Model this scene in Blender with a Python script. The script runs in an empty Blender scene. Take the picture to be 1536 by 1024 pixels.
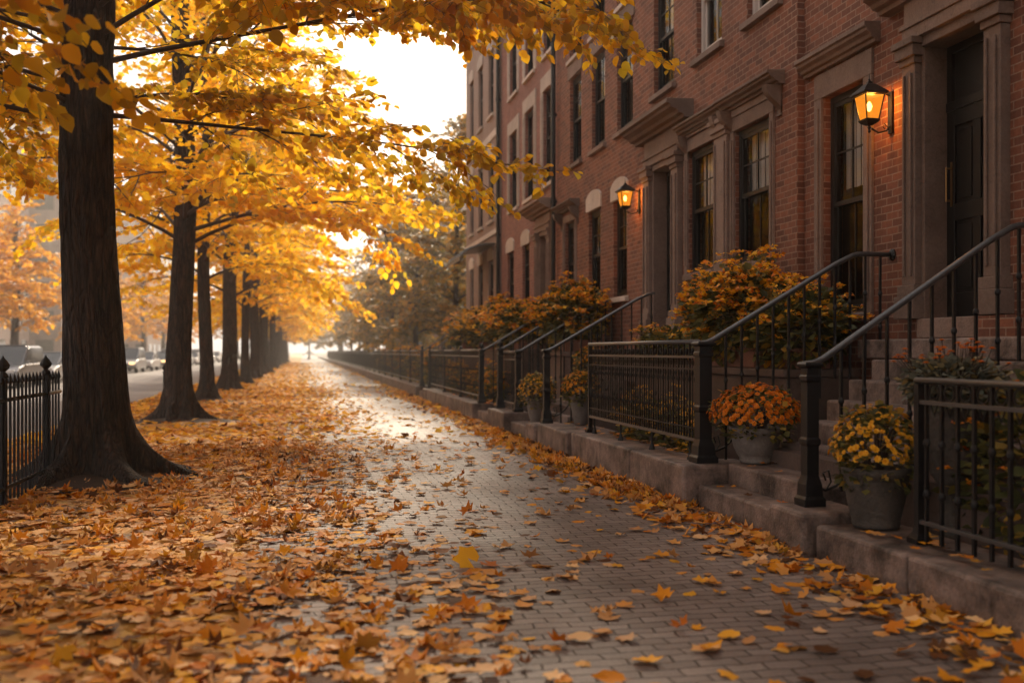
import bpy, math, random
import numpy as np
from mathutils import Vector, Matrix, noise
R = math.radians
sc = bpy.context.scene

# ---------------------------------------------------------------- camera
cam_d = bpy.data.cameras.new("camera"); cam = bpy.data.objects.new("camera", cam_d)
sc.collection.objects.link(cam); sc.camera = cam
cam.location = (0, 0, 1.35)
cam.rotation_euler = (R(90), 0, R(-11.84))
cam_d.lens = 35.0; cam_d.sensor_width = 36.0; cam_d.shift_y = 0.0098
cam_d.clip_start = 0.05; cam_d.clip_end = 2000
cam_d.dof.use_dof = True; cam_d.dof.focus_distance = 9.0; cam_d.dof.aperture_fstop = 1.25
cam_d.dof.aperture_blades = 8

# ---------------------------------------------------------------- light
SUN_EL, SUN_AZ = R(31), R(10.5)          # azimuth measured from +Y towards +X
w = bpy.data.worlds.new("World"); sc.world = w; w.use_nodes = True
nt = w.node_tree; nt.nodes.clear()
out = nt.nodes.new("ShaderNodeOutputWorld"); bg = nt.nodes.new("ShaderNodeBackground")
sky = nt.nodes.new("ShaderNodeTexSky"); sky.sky_type = 'NISHITA'; sky.sun_disc = False
sky.sun_elevation = SUN_EL; sky.sun_rotation = SUN_AZ; sky.dust_density = 4.0; sky.air_density = 1.0
mix = nt.nodes.new("ShaderNodeMix"); mix.data_type = 'RGBA'; mix.inputs[0].default_value = 0.78
mix.inputs[7].default_value = (11.0, 10.3, 9.9, 1)   # thin bright cloud veil over the sky
nt.links.new(sky.outputs[0], mix.inputs[6]); nt.links.new(mix.outputs[2], bg.inputs[0])
bg.inputs[1].default_value = 0.079
nt.links.new(bg.outputs[0], out.inputs[0])
sd = bpy.data.lights.new("sun", 'SUN'); so = bpy.data.objects.new("sun", sd); sc.collection.objects.link(so)
sd.energy = 5.0; sd.angle = R(7); sd.color = (1.0, 0.84, 0.64)
sun_dir = Vector((math.sin(SUN_AZ)*math.cos(SUN_EL), math.cos(SUN_AZ)*math.cos(SUN_EL), math.sin(SUN_EL)))
so.rotation_euler = sun_dir.to_track_quat('Z', 'Y').to_euler(); so.location = (0, 30, 40)
sc.view_settings.view_transform = 'Standard'; sc.view_settings.look = 'None'
sc.view_settings.exposure = 0.60; sc.view_settings.gamma = 1.0
cy = sc.cycles
cy.use_denoising = True; cy.max_bounces = 7; cy.diffuse_bounces = 3; cy.glossy_bounces = 3
cy.transmission_bounces = 4; cy.transparent_max_bounces = 12; cy.volume_bounces = 0
cy.sample_clamp_indirect = 4.0; cy.caustics_reflective = False; cy.caustics_refractive = False

# ---------------------------------------------------------------- helpers
def tag(o, label=None, cat=None, group=None, kind=None):
    if label: o['label'] = label
    if cat: o['category'] = cat
    if group: o['group'] = group
    if kind: o['kind'] = kind
    return o
def empty(name, loc=(0, 0, 0), rz=0):
    o = bpy.data.objects.new(name, None); sc.collection.objects.link(o)
    o.location = loc; o.rotation_euler = (0, 0, rz); o.empty_display_size = 0.2
    return o
def link(name, me, mat=None, parent=None, smooth=False, bevel=0):
    o = bpy.data.objects.new(name, me); sc.collection.objects.link(o)
    if mat and not me.materials: me.materials.append(mat)
    if parent: o.parent = parent
    if smooth and len(me.polygons): me.polygons.foreach_set('use_smooth', np.ones(len(me.polygons), bool))
    if bevel:
        b = o.modifiers.new("b", 'BEVEL'); b.width = bevel; b.segments = 2; b.limit_method = 'ANGLE'
    return o
def copy_tree(o, parent=None):
    c = o.copy(); sc.collection.objects.link(c); c.parent = parent
    for ch in list(o.children): copy_tree(ch, c)
    return c
class MB:
    def __init__(s): s.v = []; s.f = []
    def box(s, x0, x1, y0, y1, z0, z1):
        n = len(s.v)
        s.v += [(x0,y0,z0),(x1,y0,z0),(x1,y1,z0),(x0,y1,z0),(x0,y0,z1),(x1,y0,z1),(x1,y1,z1),(x0,y1,z1)]
        s.f += [(n,n+3,n+2,n+1),(n+4,n+5,n+6,n+7),(n,n+1,n+5,n+4),(n+1,n+2,n+6,n+5),(n+2,n+3,n+7,n+6),(n+3,n,n+4,n+7)]
        return s
    def tube(s, pts, rad, sides=6, caps=True, ref=None):
        pts = [Vector(p) for p in pts]; n0 = len(s.v); m = len(pts)
        if not hasattr(rad, '__len__'): rad = [rad]*m
        u = None
        for i, p in enumerate(pts):
            d = (pts[min(i+1, m-1)] - pts[max(i-1, 0)])
            if d.length < 1e-9: d = Vector((0, 0, 1))
            d.normalize()
            if u is None:
                a = Vector(ref) if ref else (Vector((0, 0, 1)) if abs(d.z) < .9 else Vector((1, 0, 0)))
                u = (a - d*a.dot(d)).normalized()
            else:
                u = (u - d*u.dot(d))
                u = u.normalized() if u.length > 1e-6 else d.orthogonal().normalized()
            v = d.cross(u)
            for k in range(sides):
                an = 2*math.pi*(k+.5)/sides
                q = p + (u*math.cos(an) + v*math.sin(an))*rad[i]
                s.v.append((q.x, q.y, q.z))
        for i in range(m-1):
            for k in range(sides):
                a = n0+i*sides+k; b = n0+i*sides+(k+1) % sides
                s.f.append((a, b, b+sides, a+sides))
        if caps:
            s.f.append(tuple(n0+k for k in reversed(range(sides))))
            s.f.append(tuple(n0+(m-1)*sides+k for k in range(sides)))
        return s
    def lathe(s, prof, cx=0, cy=0, z0=0, sides=24, sq=False):
        n0 = len(s.v)
        for r, z in prof:
            for k in range(sides):
                a = 2*math.pi*(k + (.5 if sides == 4 else 0))/sides
                rr = r*(math.sqrt(2) if sides == 4 else 1)
                s.v.append((cx+rr*math.cos(a), cy+rr*math.sin(a), z0+z))
        for i in range(len(prof)-1):
            for k in range(sides):
                a = n0+i*sides+k; b = n0+i*sides+(k+1) % sides
                s.f.append((a, b, b+sides, a+sides))
        s.f.append(tuple(n0+k for k in reversed(range(sides))))
        m = len(prof)-1
        s.f.append(tuple(n0+m*sides+k for k in range(sides)))
        return s
    def prism_y(s, prof, y0, y1):
        """closed profile of (x, z) swept along y"""
        n = len(s.v); m = len(prof)
        s.v += [(x, y0, z) for x, z in prof] + [(x, y1, z) for x, z in prof]
        for k in range(m):
            k2 = (k+1) % m
            s.f.append((n+k, n+k2, n+m+k2, n+m+k))
        s.f.append(tuple(n+k for k in reversed(range(m)))); s.f.append(tuple(n+m+k for k in range(m)))
        return s
    def prism_x(s, prof, x0, x1):
        n = len(s.v); m = len(prof)
        s.v += [(x0, y, z) for y, z in prof] + [(x1, y, z) for y, z in prof]
        for k in range(m):
            k2 = (k+1) % m
            s.f.append((n+k, n+k2, n+m+k2, n+m+k))
        s.f.append(tuple(n+k for k in reversed(range(m)))); s.f.append(tuple(n+m+k for k in range(m)))
        return s
    def blob(s, cx, cy, cz, rx, ry, rz, nu=6, nv=4):
        n0 = len(s.v)
        for j in range(1, nv):
            t = math.pi*j/nv
            for k in range(nu):
                a = 2*math.pi*k/nu
                s.v.append((cx+rx*math.sin(t)*math.cos(a), cy+ry*math.sin(t)*math.sin(a), cz+rz*math.cos(t)))
        s.v.append((cx, cy, cz+rz)); s.v.append((cx, cy, cz-rz)); T = len(s.v)-2
        for k in range(nu):
            k2 = (k+1) % nu
            s.f.append((T, n0+k, n0+k2)); s.f.append((T+1, n0+(nv-2)*nu+k2, n0+(nv-2)*nu+k))
            for j in range(nv-2):
                a = n0+j*nu
                s.f.append((a+k, a+nu+k, a+nu+k2, a+k2))
        return s
    def mesh(s, name):
        me = bpy.data.meshes.new(name); me.from_pydata(s.v, [], s.f)
        import bmesh
        if len(s.v) < 20000:
            bm = bmesh.new(); bm.from_mesh(me); bmesh.ops.recalc_face_normals(bm, faces=bm.faces[:]); bm.to_mesh(me); bm.free()
        me.update(); return me
    def build(s, name, mat, parent=None, smooth=False, bevel=0):
        return link(name, s.mesh(name), mat, parent, smooth, bevel)

# ---------------------------------------------------------------- materials
def newmat(name):
    m = bpy.data.materials.new(name); m.use_nodes = True; n = m.node_tree; n.nodes.clear()
    o = n.nodes.new("ShaderNodeOutputMaterial"); b = n.nodes.new("ShaderNodeBsdfPrincipled")
    n.links.new(b.outputs[0], o.inputs[0]); return m, n, b, o
def N(nt, t, **kw):
    n = nt.nodes.new(t)
    for k, v in kw.items():
        if isinstance(k, str) and k.startswith('i_'):
            n.inputs[int(k[2:])].default_value = v
        else: setattr(n, k, v)
    return n
def mixc(nt, fac, a, b, blend='MIX'):
    m = nt.nodes.new("ShaderNodeMix"); m.data_type = 'RGBA'; m.blend_type = blend
    for sock, val in ((m.inputs[0], fac), (m.inputs[6], a), (m.inputs[7], b)):
        if hasattr(val, 'links') or hasattr(val, 'is_output'): nt.links.new(val, sock)
        elif isinstance(val, tuple): sock.default_value = val if len(val) == 4 else val+(1,)
        else: sock.default_value = val
    return m.outputs[2]
def ramp(nt, fac, stops, interp='LINEAR'):
    r = nt.nodes.new("ShaderNodeValToRGB"); r.color_ramp.interpolation = interp
    e = r.color_ramp.elements
    while len(e) < len(stops): e.new(0.5)
    for i, (p, c) in enumerate(stops):
        e[i].position = p; e[i].color = (c if len(c) == 4 else c+(1,)) if isinstance(c, tuple) else (c, c, c, 1)
    nt.links.new(fac, r.inputs[0]); return r.outputs[0]
def noise_tex(nt, vec, scale, detail=4, rough=.6, dist=0):
    n = nt.nodes.new("ShaderNodeTexNoise"); n.inputs['Scale'].default_value = scale
    n.inputs['Detail'].default_value = detail; n.inputs['Roughness'].default_value = rough; n.inputs['Distortion'].default_value = dist
    if vec is not None: nt.links.new(vec, n.inputs['Vector'])
    return n.outputs[0]
def bump(nt, b, h, strength=.3, dist=.01):
    n = nt.nodes.new("ShaderNodeBump"); n.inputs['Strength'].default_value = strength; n.inputs['Distance'].default_value = dist
    nt.links.new(h, n.inputs['Height']); nt.links.new(n.outputs[0], b.inputs['Normal']); return n
def pos(nt): return nt.nodes.new("ShaderNodeNewGeometry").outputs['Position']

def simple(name, col, rough=.6, metal=0, var=.0, vscale=6, bmp=0, bscale=40, spec=.5):
    m, n, b, o = newmat(name)
    b.inputs['Roughness'].default_value = rough; b.inputs['Metallic'].default_value = metal
    b.inputs['Specular IOR Level'].default_value = spec
    p = pos(n)
    if var:
        f = noise_tex(n, p, vscale, 5)
        c = mixc(n, f, tuple(x*(1-var) for x in col), tuple(min(1, x*(1+var)) for x in col))
        n.links.new(c, b.inputs['Base Color'])
    else: b.inputs['Base Color'].default_value = col+(1,)
    if bmp: bump(n, b, noise_tex(n, p, bscale, 5), bmp, .01)
    return m

def brick_mat(name, c1, c2, mortar, seedoff=0.0):
    m, n, b, o = newmat(name)
    g = n.nodes.new("ShaderNodeNewGeometry")
    sp = N(n, "ShaderNodeSeparateXYZ"); n.links.new(g.outputs['Position'], sp.inputs[0])
    sn = N(n, "ShaderNodeSeparateXYZ"); n.links.new(g.outputs['True Normal'], sn.inputs[0])
    ab = N(n, "ShaderNodeMath", operation='ABSOLUTE'); n.links.new(sn.outputs[1], ab.inputs[0])
    gt = N(n, "ShaderNodeMath", operation='GREATER_THAN'); gt.inputs[1].default_value = .6; n.links.new(ab.outputs[0], gt.inputs[0])
    mx = N(n, "ShaderNodeMix"); n.links.new(gt.outputs[0], mx.inputs[0]); n.links.new(sp.outputs[1], mx.inputs[2]); n.links.new(sp.outputs[0], mx.inputs[3])
    cb = N(n, "ShaderNodeCombineXYZ"); n.links.new(mx.outputs[0], cb.inputs[0]); n.links.new(sp.outputs[2], cb.inputs[1])
    # slight wander so that courses are not ruler straight
    nv = N(n, "ShaderNodeTexNoise"); nv.inputs['Scale'].default_value = 3.0; n.links.new(g.outputs['Position'], nv.inputs['Vector'])
    vs = N(n, "ShaderNodeVectorMath", operation='SCALE'); vs.inputs[3].default_value = .012; n.links.new(nv.outputs[1], vs.inputs[0])
    va = N(n, "ShaderNodeVectorMath", operation='ADD'); n.links.new(cb.outputs[0], va.inputs[0]); n.links.new(vs.outputs[0], va.inputs[1])
    bt = N(n, "ShaderNodeTexBrick"); n.links.new(va.outputs[0], bt.inputs['Vector'])
    bt.inputs['Scale'].default_value = 1; bt.inputs['Brick Width'].default_value = .18; bt.inputs['Row Height'].default_value = .070
    bt.inputs['Mortar Size'].default_value = .0062; bt.inputs['Mortar Smooth'].default_value = .25; bt.inputs['Bias'].default_value = -.05
    bt.inputs['Color1'].default_value = c1+(1,); bt.inputs['Color2'].default_value = c2+(1,); bt.inputs['Mortar'].default_value = mortar+(1,)
    big = noise_tex(n, g.outputs['Position'], .7, 6, .65)
    small = noise_tex(n, g.outputs['Position'], 26, 3)
    c = mixc(n, .55, bt.outputs[0], ramp(n, big, [(.3, (.62, .55, .55)), (.7, (1.25, 1.2, 1.15))]), 'MULTIPLY')
    c = mixc(n, .5, c, ramp(n, small, [(.3, (.6, .6, .6)), (.7, (1.2, 1.2, 1.2))]), 'MULTIPLY')
    # dark soot streaks with their own shape
    st = N(n, "ShaderNodeMapping"); st.inputs['Scale'].default_value = (2.2, 2.2, .25); n.links.new(g.outputs['Position'], st.inputs[0])
    streak = ramp(n, noise_tex(n, st.outputs[0], 1.6, 5), [(.52, 0.0), (.72, 1.0)])
    k = N(n, "ShaderNodeMath", operation='MULTIPLY'); k.inputs[1].default_value = .35; n.links.new(streak, k.inputs[0])
    c = mixc(n, k.outputs[0], c, tuple(x*.35 for x in c1))
    n.links.new(c, b.inputs['Base Color']); b.inputs['Roughness'].default_value = .85
    inv = N(n, "ShaderNodeMath", operation='SUBTRACT'); inv.inputs[0].default_value = 1; n.links.new(bt.outputs[1], inv.inputs[1])
    ad = N(n, "ShaderNodeMath", operation='MULTIPLY_ADD'); ad.inputs[1].default_value = .35; n.links.new(small, ad.inputs[0]); n.links.new(inv.outputs[0], ad.inputs[2])
    bump(n, b, ad.outputs[0], .6, .008)
    return m

def stone_mat(name, c, dark, rough=.8, sc_=3.0, bs=.35):
    m, n, b, o = newmat(name); p = pos(n)
    a = noise_tex(n, p, sc_, 8, .7); f = noise_tex(n, p, 45, 4)
    col = mixc(n, ramp(n, a, [(.35, 0.0), (.65, 1.0)]), dark, c)
    col = mixc(n, .5, col, ramp(n, f, [(.3, (.65, .65, .65)), (.7, (1.25, 1.25, 1.25))]), 'MULTIPLY')
    v = N(n, "ShaderNodeTexVoronoi", feature='DISTANCE_TO_EDGE'); v.inputs['Scale'].default_value = 1.3; 
    dn = N(n, "ShaderNodeVectorMath", operation='ADD'); nn = N(n, "ShaderNodeTexNoise"); nn.inputs['Scale'].default_value = 4
    n.links.new(p, nn.inputs['Vector']); n.links.new(p, dn.inputs[0]); n.links.new(nn.outputs[1], dn.inputs[1]); n.links.new(dn.outputs[0], v.inputs['Vector'])
    oi = n.nodes.new('ShaderNodeObjectInfo'); col = mixc(n, 1.0, col, ramp(n, oi.outputs['Random'], [(0, (.78, .76, .74)), (1, (1.22, 1.22, 1.22))]), 'MULTIPLY')
    crack = ramp(n, v.outputs[0], [(.0, .55), (.012, 1.0)])
    col = mixc(n, .6, col, crack, 'MULTIPLY')
    n.links.new(col, b.inputs['Base Color']); b.inputs['Roughness'].default_value = rough
    h = N(n, "ShaderNodeMath", operation='ADD'); n.links.new(a, h.inputs[0]); n.links.new(f, h.inputs[1])
    bump(n, b, h.outputs[0], bs, .022)
    return m

M = {}
M['brick'] = brick_mat('red_brick', (.235, .082, .042), (.10, .036, .021), (.28, .18, .13))
M['brick2'] = brick_mat('weathered_brick', (.29, .12, .085), (.20, .075, .055), (.30, .23, .20))
M['pale'] = stone_mat('pale_render', (.32, .23, .19), (.25, .175, .145), .85, 1.2, .2)
M['stone'] = stone_mat('brownstone', (.215, .15, .122), (.14, .093, .073), .8, 2.2, .3)
M['stone_lt'] = stone_mat('pale_stone', (.55, .47, .41), (.42, .35, .30), .8, 2.2, .25)
M['stone_dk'] = stone_mat('dark_brownstone', (.13, .085, .068), (.075, .05, .04), .8, 2.2, .25)
M['step'] = stone_mat('worn_step_stone', (.27, .195, .165), (.035, .024, .019), .62, 3.5, .5)
M['iron'] = simple('black_iron', (.009, .009, .010), .42, 0, .3, 30, .25, 90, .3)
M['iron_top'] = simple('highlit_iron_rail', (.07, .07, .072), .3, .35, .3, 20, .15, 60, .9)  # rail highlight put partly into the colour: lighter base than the other iron
M['black'] = simple('black_paint', (.006, .0055, .0055), .4, 0, .3, 10, 0, 40, .3)
M['frame_dk'] = simple('dark_window_paint', (.01, .0095, .0095), .45, 0, 0, 6, 0, 40, .3)
M['frame_lt'] = simple('pale_window_paint', (.48, .42, .38), .5, 0, .15, 8)
M['interior'] = simple('dim_room', (.02, .017, .015), .9)
M['blind'] = simple('window_blind', (.62, .57, .52), .8, 0, .1, 3)
M['brass'] = simple('brass', (.32, .19, .08), .4, 1)
M['soil'] = simple('soil', (.045, .028, .018), .95, 0, .4, 12, .8, 30)
M['terracotta'] = simple('terracotta', (.20, .085, .05), .75, 0, .3, 9, .3, 30)
M['pot_grey'] = stone_mat('grey_pot', (.10, .085, .072), (.035, .03, .026), .7, 5, .6)
M['pot_pale'] = stone_mat('pale_pot', (.20, .18, .165), (.12, .105, .095), .6, 5, .4)

def glass_mat():
    m, n, b, o = newmat('window_glass'); n.nodes.remove(b)
    t = N(n, "ShaderNodeBsdfTransparent"); t.inputs[0].default_value = (.85, .85, .85, 1)
    g = N(n, "ShaderNodeBsdfGlossy"); g.inputs['Roughness'].default_value = .02; g.inputs[0].default_value = (1, 1, 1, 1)
    fr = N(n, "ShaderNodeFresnel"); fr.inputs[0].default_value = 1.19
    bp = N(n, "ShaderNodeBump"); bp.inputs['Strength'].default_value = .06; bp.inputs['Distance'].default_value = .02
    n.links.new(noise_tex(n, pos(n), 3.0, 2), bp.inputs['Height']); n.links.new(bp.outputs[0], g.inputs['Normal'])
    mx = N(n, "ShaderNodeMixShader"); n.links.new(fr.outputs[0], mx.inputs[0]); n.links.new(t.outputs[0], mx.inputs[1]); n.links.new(g.outputs[0], mx.inputs[2])
    n.links.new(mx.outputs[0], o.inputs[0]); return m
M['glass'] = glass_mat()
def lantern_glass():
    m, n, b, o = newmat('amber_lantern_glass')
    e = N(n, "ShaderNodeEmission"); e.inputs[0].default_value = (1, .33, .025, 1); e.inputs[1].default_value = .75
    t = N(n, "ShaderNodeBsdfTransparent"); t.inputs[0].default_value = (1, .62, .22, 1)
    mx = N(n, "ShaderNodeMixShader"); mx.inputs[0].default_value = .62
    n.links.new(t.outputs[0], mx.inputs[1]); n.links.new(e.outputs[0], mx.inputs[2]); n.links.new(mx.outputs[0], o.inputs[0]); n.nodes.remove(b)
    return m
M['amber'] = lantern_glass()
def emit(name, c, s):
    m, n, b, o = newmat(name); e = N(n, "ShaderNodeEmission"); e.inputs[0].default_value = c+(1,); e.inputs[1].default_value = s
    n.links.new(e.outputs[0], o.inputs[0]); n.nodes.remove(b); return m
M['bulb'] = emit('lit_bulb', (1, .72, .35), 14)
M['headlight'] = emit('lit_headlight', (1, .55, .2), 2.5)

def leaf_mat(name, stops, trans=.5, rough=.5, spec=.35):
    m, n, b, o = newmat(name); n.nodes.remove(b)
    g = n.nodes.new("ShaderNodeNewGeometry")
    col = ramp(n, g.outputs['Random Per Island'], stops)
    big = noise_tex(n, g.outputs['Position'], 1.1, 3)
    col = mixc(n, .5, col, ramp(n, big, [(.35, (.65, .58, .5)), (.65, (1.25, 1.25, 1.2))]), 'MULTIPLY')
    d = N(n, "ShaderNodeBsdfPrincipled"); n.links.new(col, d.inputs['Base Color']); d.inputs['Roughness'].default_value = rough; d.inputs['Specular IOR Level'].default_value = spec
    t = N(n, "ShaderNodeBsdfTranslucent"); n.links.new(col, t.inputs[0])
    mx = N(n, "ShaderNodeMixShader"); mx.inputs[0].default_value = trans
    n.links.new(d.outputs[0], mx.inputs[1]); n.links.new(t.outputs[0], mx.inputs[2]); n.links.new(mx.outputs[0], o.inputs[0])
    return m
M['leaf_gold'] = leaf_mat('golden_leaves', [(0, (.92, .46, .012)), (.35, (.97, .60, .02)), (.7, (.98, .68, .035)), (.92, (.88, .38, .01)), (1, (.6, .5, .05))], .78)
M['leaf_near'] = leaf_mat('golden_leaves_near', [(0, (.55, .23, .01)), (.2, (.88, .46, .015)), (.5, (.95, .62, .03)), (.68, (.42, .24, .015)), (.85, (.45, .30, .02)), (1, (.8, .6, .04))], .66)  # darker olive stops put the near crowns' shade into the leaf colour
M['leaf_olive'] = leaf_mat('olive_leaves', [(0, (.16, .13, .035)), (.5, (.27, .19, .05)), (.8, (.42, .24, .045)), (1, (.75, .36, .03))], .5)
M['leaf_rust'] = leaf_mat('rust_leaves', [(0, (.75, .33, .02)), (.5, (.82, .45, .04)), (1, (.5, .22, .03))], .6)
M['litter'] = leaf_mat('fallen_leaf_litter', [(0, (.50, .25, .10)), (.2, (.70, .36, .12)), (.38, (.74, .29, .02)), (.5, (.50, .14, .015)), (.66, (.85, .38, .02)), (.72, (.10, .045, .018)), (.84, (.20, .07, .02)), (.9, (.80, .42, .03)), (1, (.68, .40, .2))], .18, .7, .15)
M['litter_pale'] = leaf_mat('fallen_leaf_pale', [(0, (.72, .44, .24)), (.35, (.84, .54, .26)), (.6, (.66, .27, .03)), (1, (.90, .46, .04))], .15, .7, .15)
M['litter_gold'] = leaf_mat('golden_leaf_litter', [(0, (.82, .38, .03)), (.3, (.93, .55, .03)), (.5, (.72, .30, .02)), (.62, (.95, .62, .05)), (.82, (.36, .13, .015)), (.9, (.88, .50, .12)), (1, (.6, .25, .03))], .25, .7, .15)
M['yellow_leaf'] = leaf_mat('bright_yellow_leaf', [(0, (.9, .47, .02)), (1, (.9, .47, .02))], .45)
M['bush'] = leaf_mat('bush_leaves', [(0, (.04, .05, .02)), (.4, (.11, .115, .04)), (.7, (.22, .20, .06)), (.9, (.42, .28, .06)), (1, (.7, .36, .03))], .4)
M['sage'] = leaf_mat('silvery_leaves', [(0, (.10, .11, .085)), (.6, (.20, .21, .17)), (1, (.30, .22, .08))], .3)
M['flower_y'] = leaf_mat('yellow_flowers', [(0, (.82, .42, .02)), (.7, (.9, .52, .03)), (1, (.7, .25, .02))], .25)
M['flower_o'] = leaf_mat('orange_flowers', [(0, (.80, .24, .012)), (.6, (.88, .34, .015)), (1, (.65, .14, .01))], .3)
M['flower_m'] = leaf_mat('amber_flowers', [(0, (.90, .54, .03)), (.5, (.86, .40, .015)), (.8, (.72, .22, .01)), (1, (.5, .13, .01))], .4)

def bark_mat():
    m, n, b, o = newmat('furrowed_bark'); p = N(n, "ShaderNodeTexCoord").outputs['Object']
    mp = N(n, "ShaderNodeMapping"); mp.inputs['Scale'].default_value = (9, 9, 1.1); n.links.new(p, mp.inputs[0])
    a = noise_tex(n, mp.outputs[0], 2.2, 8, .7, .6)
    f = noise_tex(n, p, 30, 5)
    c = mixc(n, ramp(n, a, [(.35, 0.0), (.62, 1.0)]), (.006, .0035, .0025), (.075, .038, .021))
    c = mixc(n, .4, c, ramp(n, f, [(.3, (.6, .6, .6)), (.7, (1.3, 1.3, 1.3))]), 'MULTIPLY')
    n.links.new(c, b.inputs['Base Color']); b.inputs['Roughness'].default_value = .85
    mp2 = N(n, "ShaderNodeMapping"); mp2.inputs['Scale'].default_value = (17, 17, 3.2); n.links.new(p, mp2.inputs[0])
    wv = N(n, "ShaderNodeTexNoise"); wv.inputs['Scale'].default_value = .8; n.links.new(mp2.outputs[0], wv.inputs['Vector'])
    wa = N(n, "ShaderNodeVectorMath", operation='MULTIPLY_ADD'); wa.inputs[1].default_value = (1.6, 1.6, 1.6); n.links.new(wv.outputs[1], wa.inputs[0]); n.links.new(mp2.outputs[0], wa.inputs[2])
    vo = N(n, "ShaderNodeTexVoronoi", feature='DISTANCE_TO_EDGE'); vo.inputs['Scale'].default_value = 1.0; n.links.new(wa.outputs[0], vo.inputs['Vector'])
    pl = ramp(n, vo.outputs[0], [(0, 0.0), (.22, 1.0)])
    c2 = mixc(n, .75, c, ramp(n, vo.outputs[0], [(0, (.25, .25, .25)), (.2, (1.15, 1.15, 1.15))]), 'MULTIPLY'); n.links.new(c2, b.inputs['Base Color'])
    h0 = N(n, "ShaderNodeMath", operation='MULTIPLY_ADD'); h0.inputs[1].default_value = .3; n.links.new(f, h0.inputs[0]); n.links.new(a, h0.inputs[2])
    h = N(n, "ShaderNodeMath", operation='MULTIPLY_ADD'); h.inputs[1].default_value = .9; n.links.new(pl, h.inputs[0]); n.links.new(h0.outputs[0], h.inputs[2])
    bump(n, b, h.outputs[0], 1.0, .05); return m
M['bark'] = bark_mat()
M['twig'] = simple('twig_bark', (.05, .033, .024), .8)

def paving_mat():
    m, n, b, o = newmat('brick_paving'); g = n.nodes.new("ShaderNodeNewGeometry"); p = g.outputs['Position']
    nv = N(n, "ShaderNodeTexNoise"); nv.inputs['Scale'].default_value = 3.2; n.links.new(p, nv.inputs['Vector'])
    vs = N(n, "ShaderNodeVectorMath", operation='SCALE'); vs.inputs[3].default_value = .085; n.links.new(nv.outputs[1], vs.inputs[0])
    va = N(n, "ShaderNodeVectorMath", operation='ADD'); n.links.new(p, va.inputs[0]); n.links.new(vs.outputs[0], va.inputs[1])
    bt = N(n, "ShaderNodeTexBrick"); n.links.new(va.outputs[0], bt.inputs['Vector'])
    bt.inputs['Scale'].default_value = 1; bt.inputs['Brick Width'].default_value = .19; bt.inputs['Row Height'].default_value = .09
    bt.inputs['Mortar Size'].default_value = .007; bt.inputs['Mortar Smooth'].default_value = .9; bt.inputs['Bias'].default_value = 0
    bt.inputs['Color1'].default_value = (.29, .25, .235, 1); bt.inputs['Color2'].default_value = (.20, .168, .157, 1); bt.inputs['Mortar'].default_value = (.075, .058, .05, 1)
    big = noise_tex(n, p, .9, 7, .65); f = noise_tex(n, p, 55, 4)
    c = mixc(n, .6, bt.outputs[0], ramp(n, big, [(.3, (.6, .58, .56)), (.7, (1.3, 1.28, 1.25))]), 'MULTIPLY')
    wide = noise_tex(n, p, .35, 5, .7)
    c = mixc(n, .7, c, ramp(n, wide, [(.4, (.62, .58, .55)), (.6, (1.25, 1.22, 1.2))]), 'MULTIPLY')
    c = mixc(n, .45, c, ramp(n, f, [(.3, (.6, .6, .6)), (.7, (1.25, 1.25, 1.25))]), 'MULTIPLY')
    n.links.new(c, b.inputs['Base Color'])
    n.links.new(ramp(n, big, [(.3, (.55,)*3), (.7, (.75,)*3)]), b.inputs['Roughness']); b.inputs['Specular IOR Level'].default_value = .28
    inv = N(n, "ShaderNodeMath", operation='SUBTRACT'); inv.inputs[0].default_value = 1; n.links.new(bt.outputs[1], inv.inputs[1])
    ad = N(n, "ShaderNodeMath", operation='MULTIPLY_ADD'); ad.inputs[1].default_value = .5; n.links.new(f, ad.inputs[0]); n.links.new(inv.outputs[0], ad.inputs[2])
    ad2 = N(n, "ShaderNodeMath", operation='MULTIPLY_ADD'); ad2.inputs[1].default_value = 1.5; n.links.new(big, ad2.inputs[0]); n.links.new(ad.outputs[0], ad2.inputs[2])
    bump(n, b, ad2.outputs[0], .8, .016); return m
M['paving'] = paving_mat()
def verge_mat():
    m, n, b, o = newmat('leaf_strewn_earth'); p = pos(n)
    v = N(n, "ShaderNodeTexVoronoi"); v.inputs['Scale'].default_value = 11; n.links.new(p, v.inputs['Vector'])
    s = N(n, "ShaderNodeSeparateColor"); n.links.new(v.outputs['Color'], s.inputs[0])
    lc = ramp(n, s.outputs[0], [(0, (.42, .18, .03)), (.4, (.6, .28, .03)), (.7, (.75, .40, .03)), (1, (.20, .08, .015))])
    f = noise_tex(n, p, 1.4, 6)
    c = mixc(n, ramp(n, f, [(.32, .15), (.55, .9)]), (.028, .018, .013), lc)
    n.links.new(c, b.inputs['Base Color']); b.inputs['Roughness'].default_value = .8
    bump(n, b, noise_tex(n, p, 16, 5), .8, .03); return m
M['verge'] = verge_mat()
M['road'] = simple('road_asphalt', (.12, .095, .085), .7, 0, .3, .6, .3, 60)
M['ground'] = simple('open_ground', (.16, .11, .075), .9, 0, .4, .3, .3, 5)
M['kerb'] = stone_mat('kerb_stone', (.25, .21, .18), (.17, .14, .12), .7, 2, .3)
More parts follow.
